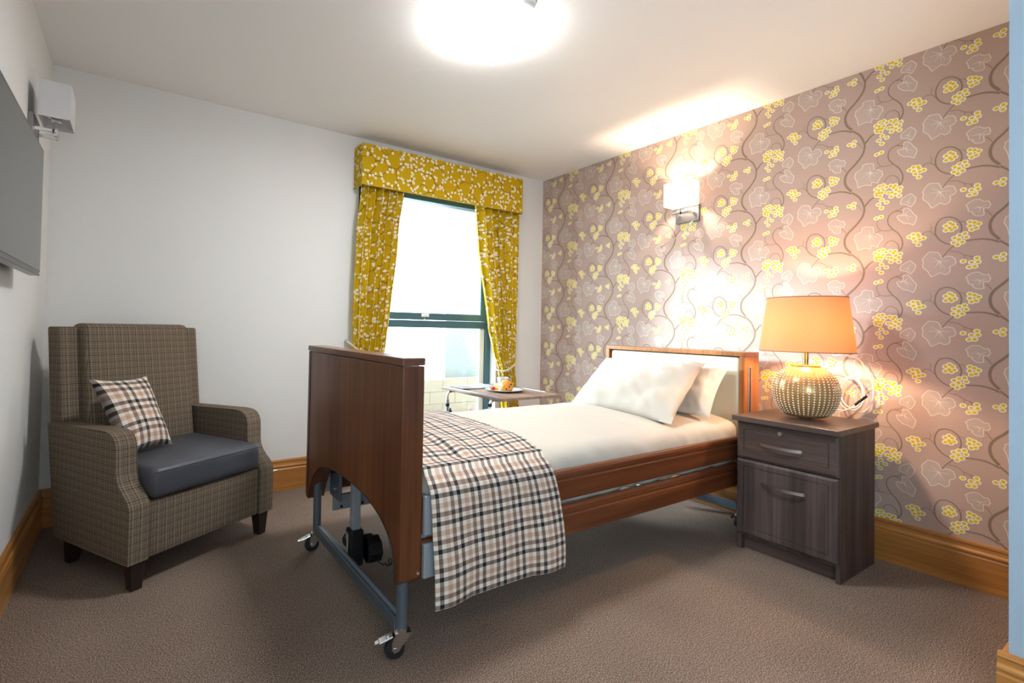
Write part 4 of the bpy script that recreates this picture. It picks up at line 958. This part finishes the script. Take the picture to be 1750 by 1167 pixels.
# raised beads in vertical columns, with fine ribs between them
seg = [0]
body = [p for p in PR if .024 < p.y < .25]
for a, b in zip(body, body[1:]): seg.append(seg[-1]+(b-a).length)
def onp(s):
    for i in range(len(seg)-1):
        if seg[i+1] >= s:
            f = (s-seg[i])/(seg[i+1]-seg[i]); return body[i].lerp(body[i+1], f), (body[i+1]-body[i]).normalized()
    return body[-1], (body[-1]-body[-2]).normalized()
bd = MB(); rb = MB()
NCOL, NROW = 40, 21
for c in range(NCOL):
    a = 2*PI*c/NCOL; e = Vector((math.cos(a), math.sin(a), 0)); tg = Vector((-e.y, e.x, 0))
    for r in range(NROW):
        p, t = onp(seg[-1]*(r+.5)/NROW); nr = Vector((t.y, -t.x))   # outward in (r,z)
        w = Vector((LX, LY, LZ))+e*p.x+Vector((0, 0, p.y)); nn = e*nr.x+Vector((0, 0, nr.y)); tt = e*t.x+Vector((0, 0, t.y))
        k = min(1, p.x/.125)
        R_ = .0040*k
        ring = [w+(tg*math.cos(q*PI/3)+tt*math.sin(q*PI/3))*R_ for q in range(6)]; r2 = [w+(tg*math.cos(q*PI/3)+tt*math.sin(q*PI/3))*R_*.62+nn*R_*.75 for q in range(6)]
        bd.add(ring+r2+[w+nn*R_], [(q, (q+1) % 6, 6+(q+1) % 6, 6+q) for q in range(6)]+[(6+q, 6+(q+1) % 6, 12) for q in range(6)])
    a2 = a+PI/NCOL; e2 = Vector((math.cos(a2), math.sin(a2), 0))
    rb.tube([Vector((LX, LY, LZ))+e2*(p.x+.0003)+Vector((0, 0, p.y)) for p in body[::3]], .0012, 5)
bd.build('beading', M['bead'], base, smooth=60); rb.build('ribs', M['ceramic'], base, smooth=60)
MB().lathe([(0, .258), (.060, .258), (.0615, .262), (.058, .266), (.012, .268), (0, .268)], (LX, LY, LZ), 40).build('collar', M['brass'], tl, smooth=40, weld=True)
st = MB().cyl((LX, LY, LZ+.268), (LX, LY, LZ+.35), .011, 20).build('stem', M['brass'], tl, smooth=40)
MB().cyl((LX, LY, LZ+.35), (LX, LY, LZ+.385), .015, 20).build('lamp_holder', M['white_plastic'], st, smooth=40)
MB().lathe([(0, .385), (.013, .387), (.020, .405), (.029, .43), (.028, .452), (.016, .468), (0, .472)], (LX, LY, LZ), 24).build('bulb', M['bulb'], tl, smooth=60, weld=True)
zb_, zt_ = .332, .597
sh = MB().lathe([(.1985, zb_), (.166, zt_)], (LX, LY, LZ), 72).build('lamp_shade', M['shade_copper'], tl, smooth=60)
M['trim'] = simple('dark_copper_trim', srgb(150, 96, 60), .5)
for r, z in ((.1985, zb_), (.166, zt_)):
    MB().tube([(LX+r*math.cos(k*PI/36), LY+r*math.sin(k*PI/36), LZ+z) for k in range(72)], .0022, 6, closed=True).build('shade_rim', M['trim'], sh, smooth=60)
mb = MB()
for k in range(3):
    a = k*2*PI/3+.4; mb.cyl((LX+.016*math.cos(a), LY+.016*math.sin(a), LZ+.378), (LX+.192*math.cos(a), LY+.192*math.sin(a), LZ+.378), .0014, 6)
mb.build('shade_carrier', M['steel'], sh)
light('table_lamp_light', 'POINT', (LX, LY, LZ+.435), LAMP_P, (1, .72, .44), shadow_soft_size=.024)
# cords hanging on the wall behind the lamp
pc_ = thing('power_cord', (-.03, -2.36, .75), 'white looped flex with a black inline switch hanging on the wallpaper', 'cable')
q = lambda y, z, x=-.03: (x, y, z)
MB().tube(smoothpts([q(-2.24, .985), q(-2.29, .988), q(-2.345, .975), q(-2.375, .93), q(-2.40, .87), q(-2.408, .81), q(-2.40, .76), q(-2.38, .72), q(-2.35, .70)], 8), .003, 8).build('flex', M['cable'], pc_, smooth=60)
ring = [q(-2.318+.052*math.sin(k*2*PI/14), .795+.085*math.cos(k*2*PI/14), -.035-.012*math.sin(k*PI/7)) for k in range(14)]
MB().tube(smoothpts(ring, 4, closed=True), .003, 8, closed=True).build('flex_loop', M['cable'], pc_, smooth=60)
ring = [q(-2.326+.045*math.sin(k*2*PI/14), .800+.075*math.cos(k*2*PI/14), -.050) for k in range(14)]
MB().tube(smoothpts(ring, 4, closed=True), .003, 8, closed=True).build('flex_loop', M['cable'], pc_, smooth=60)
MB().tube(smoothpts([q(-2.24, .71, -.05), q(-2.29, .706, -.05), q(-2.325, .724, -.05), q(-2.343, .744, -.05)], 6), .003, 8).build('flex', M['cable'], pc_, smooth=60)
MB().cyl((-.05, -2.340, .742), (-.05, -2.388, .793), .0062, 12).build('inline_switch', M['black'], pc_, smooth=40)
MB().box(-.035, -.022, -2.335, -2.305, .868, .885).build('cable_clip', M['white_plastic'], pc_, bevel=.002)


# ------------------------------------------------------------------ armchair (own axes: x across, y to the back)
ac = thing('armchair', (-2.8378, -.7714, 0), 'high backed tweed armchair with a grey seat cushion', 'armchair', rz=math.radians(29.77))
HW = .368
armp = [(-.058, .115), (-.060, .325), (-.052, .352), (-.030, .378), (0, .402), (.026, .432), (.040, .47), (.044, .555), (.052, .590), (.072, .615), (.105, .628), (.16, .632), (.60, .618), (.515, .115)]
AP = [(p.x, p.y) for p in smoothpts([(a, b, 0) for a, b in armp[1:-2]], 3)]
armpoly = [armp[0]]+AP+[armp[-2], armp[-1]]
for s in (-1, 1):
    x0, x1 = sorted((s*HW, s*(HW-.086)))
    poly = armpoly; n = len(poly); mb = MB()
    v = [(x0, a, b) for a, b in poly]+[(x1, a, b) for a, b in poly]
    mb.add(v, [(i, (i+1) % n, n+(i+1) % n, n+i) for i in range(n)])
    for t in tessellate_polygon([[Vector((a, b, 0)) for a, b in poly]]):
        mb.add([v[k] for k in t], [(0, 1, 2)]); mb.add([v[n+k] for k in t], [(2, 1, 0)])
    o = mb.build('arm', M['tweed'], ac, world=False, weld=True, bevel=.012, seg=3)
    for p in o.data.polygons: p.use_smooth = True
    o.data.set_sharp_from_angle(angle=math.radians(50))
MB().soft(-HW+.087, HW-.087, -.052, .500, .115, .346, .012, (6, 4, 4)).build('seat_base', M['tweed'], ac, world=False, smooth=60, weld=True)
def cfn(p):
    u = p.x/.27; w = (p.y-.20)/.27; f = 1 if p.z > .43 else 0
    return Vector((0, 0, f*.012*(1-min(1, u*u))*(1-min(1, w*w))))
sc2 = MB().soft(-HW+.090, HW-.090, -.070, .47, .352, .482, .030, (12, 12, 3), cfn).build('seat_cushion', M['leatherette'], ac, world=False, smooth=60, weld=True)
mb = MB(); z = .466; x = HW-.098
mb.tube([(-x, -.060, z), (-x+.012, -.066, z), (x-.012, -.066, z), (x, -.060, z)], .003, 8)
mb.build('piping', M['leatherette'], sc2, world=False, smooth=60)
bf = [(.515, .575), (.575, 1.060), (.684, 1.060), (.628, .575)]
MB().prism(bf, -HW+.022, HW-.022, 'X').build('back_frame', M['tweed'], ac, world=False, bevel=.010, weld=True, seg=3)
MB().prism([(.501, .115), (.574, .574), (.602, .574), (.516, .115)], -HW+.088, HW-.088, 'X').build('rear_panel', M['tweed'], ac, world=False, weld=True)
def bfn(p): return Vector((0, (p.z-.44)*.150, 0))
MB().soft(-.264, .264, .428, .560, .44, 1.078, .030, (6, 3, 10), bfn).build('back_cushion', M['tweed'], ac, world=False, smooth=60, weld=True)
for sx, sy in ((-1, -.018), (1, -.018), (-1, .445), (1, .445)):
    x, y = sx*.318, sy; mb = MB(); a, b = .030, .021; k = .012 if sy > .2 else -.004
    v = [(x+i*b, y+k+j*b, 0) for j in (-1, 1) for i in (-1, 1)]+[(x+i*a, y+j*a, .116) for j in (-1, 1) for i in (-1, 1)]
    mb.add(v, [(0, 2, 3, 1), (4, 5, 7, 6), (0, 1, 5, 4), (2, 6, 7, 3), (0, 4, 6, 2), (1, 3, 7, 5)]).build('leg', M['dark_leg'], ac, world=False, bevel=.003)
R2 = Matrix.Rotation(math.radians(29.77), 4, 'Z'); O2 = Vector((-2.8378, -.7714, 0))
cc = [O2+R2 @ Vector(p) for p in ((-.268, .150, .500), (-.021, .205, .500), (-.040, .400, .820), (-.328, .350, .832))]
pillow('cushion', M['plaid'], cc[0], cc[1], cc[2], cc[3], .115, 'square plaid scatter cushion leaning in the armchair', 'cushion', seed=5, uvw=.80, wr=.003, ear=.10, n=30)

for o, g in ((lc, 'curtains at the window'), (rc, 'curtains at the window'), (rs, 'box shaded wall lights'), (ls, 'box shaded wall lights')): o['group'] = g
for o in bpy.data.objects:
    if o.parent is None and o.get('category') == 'pillow': o['group'] = 'pillows on the bed'
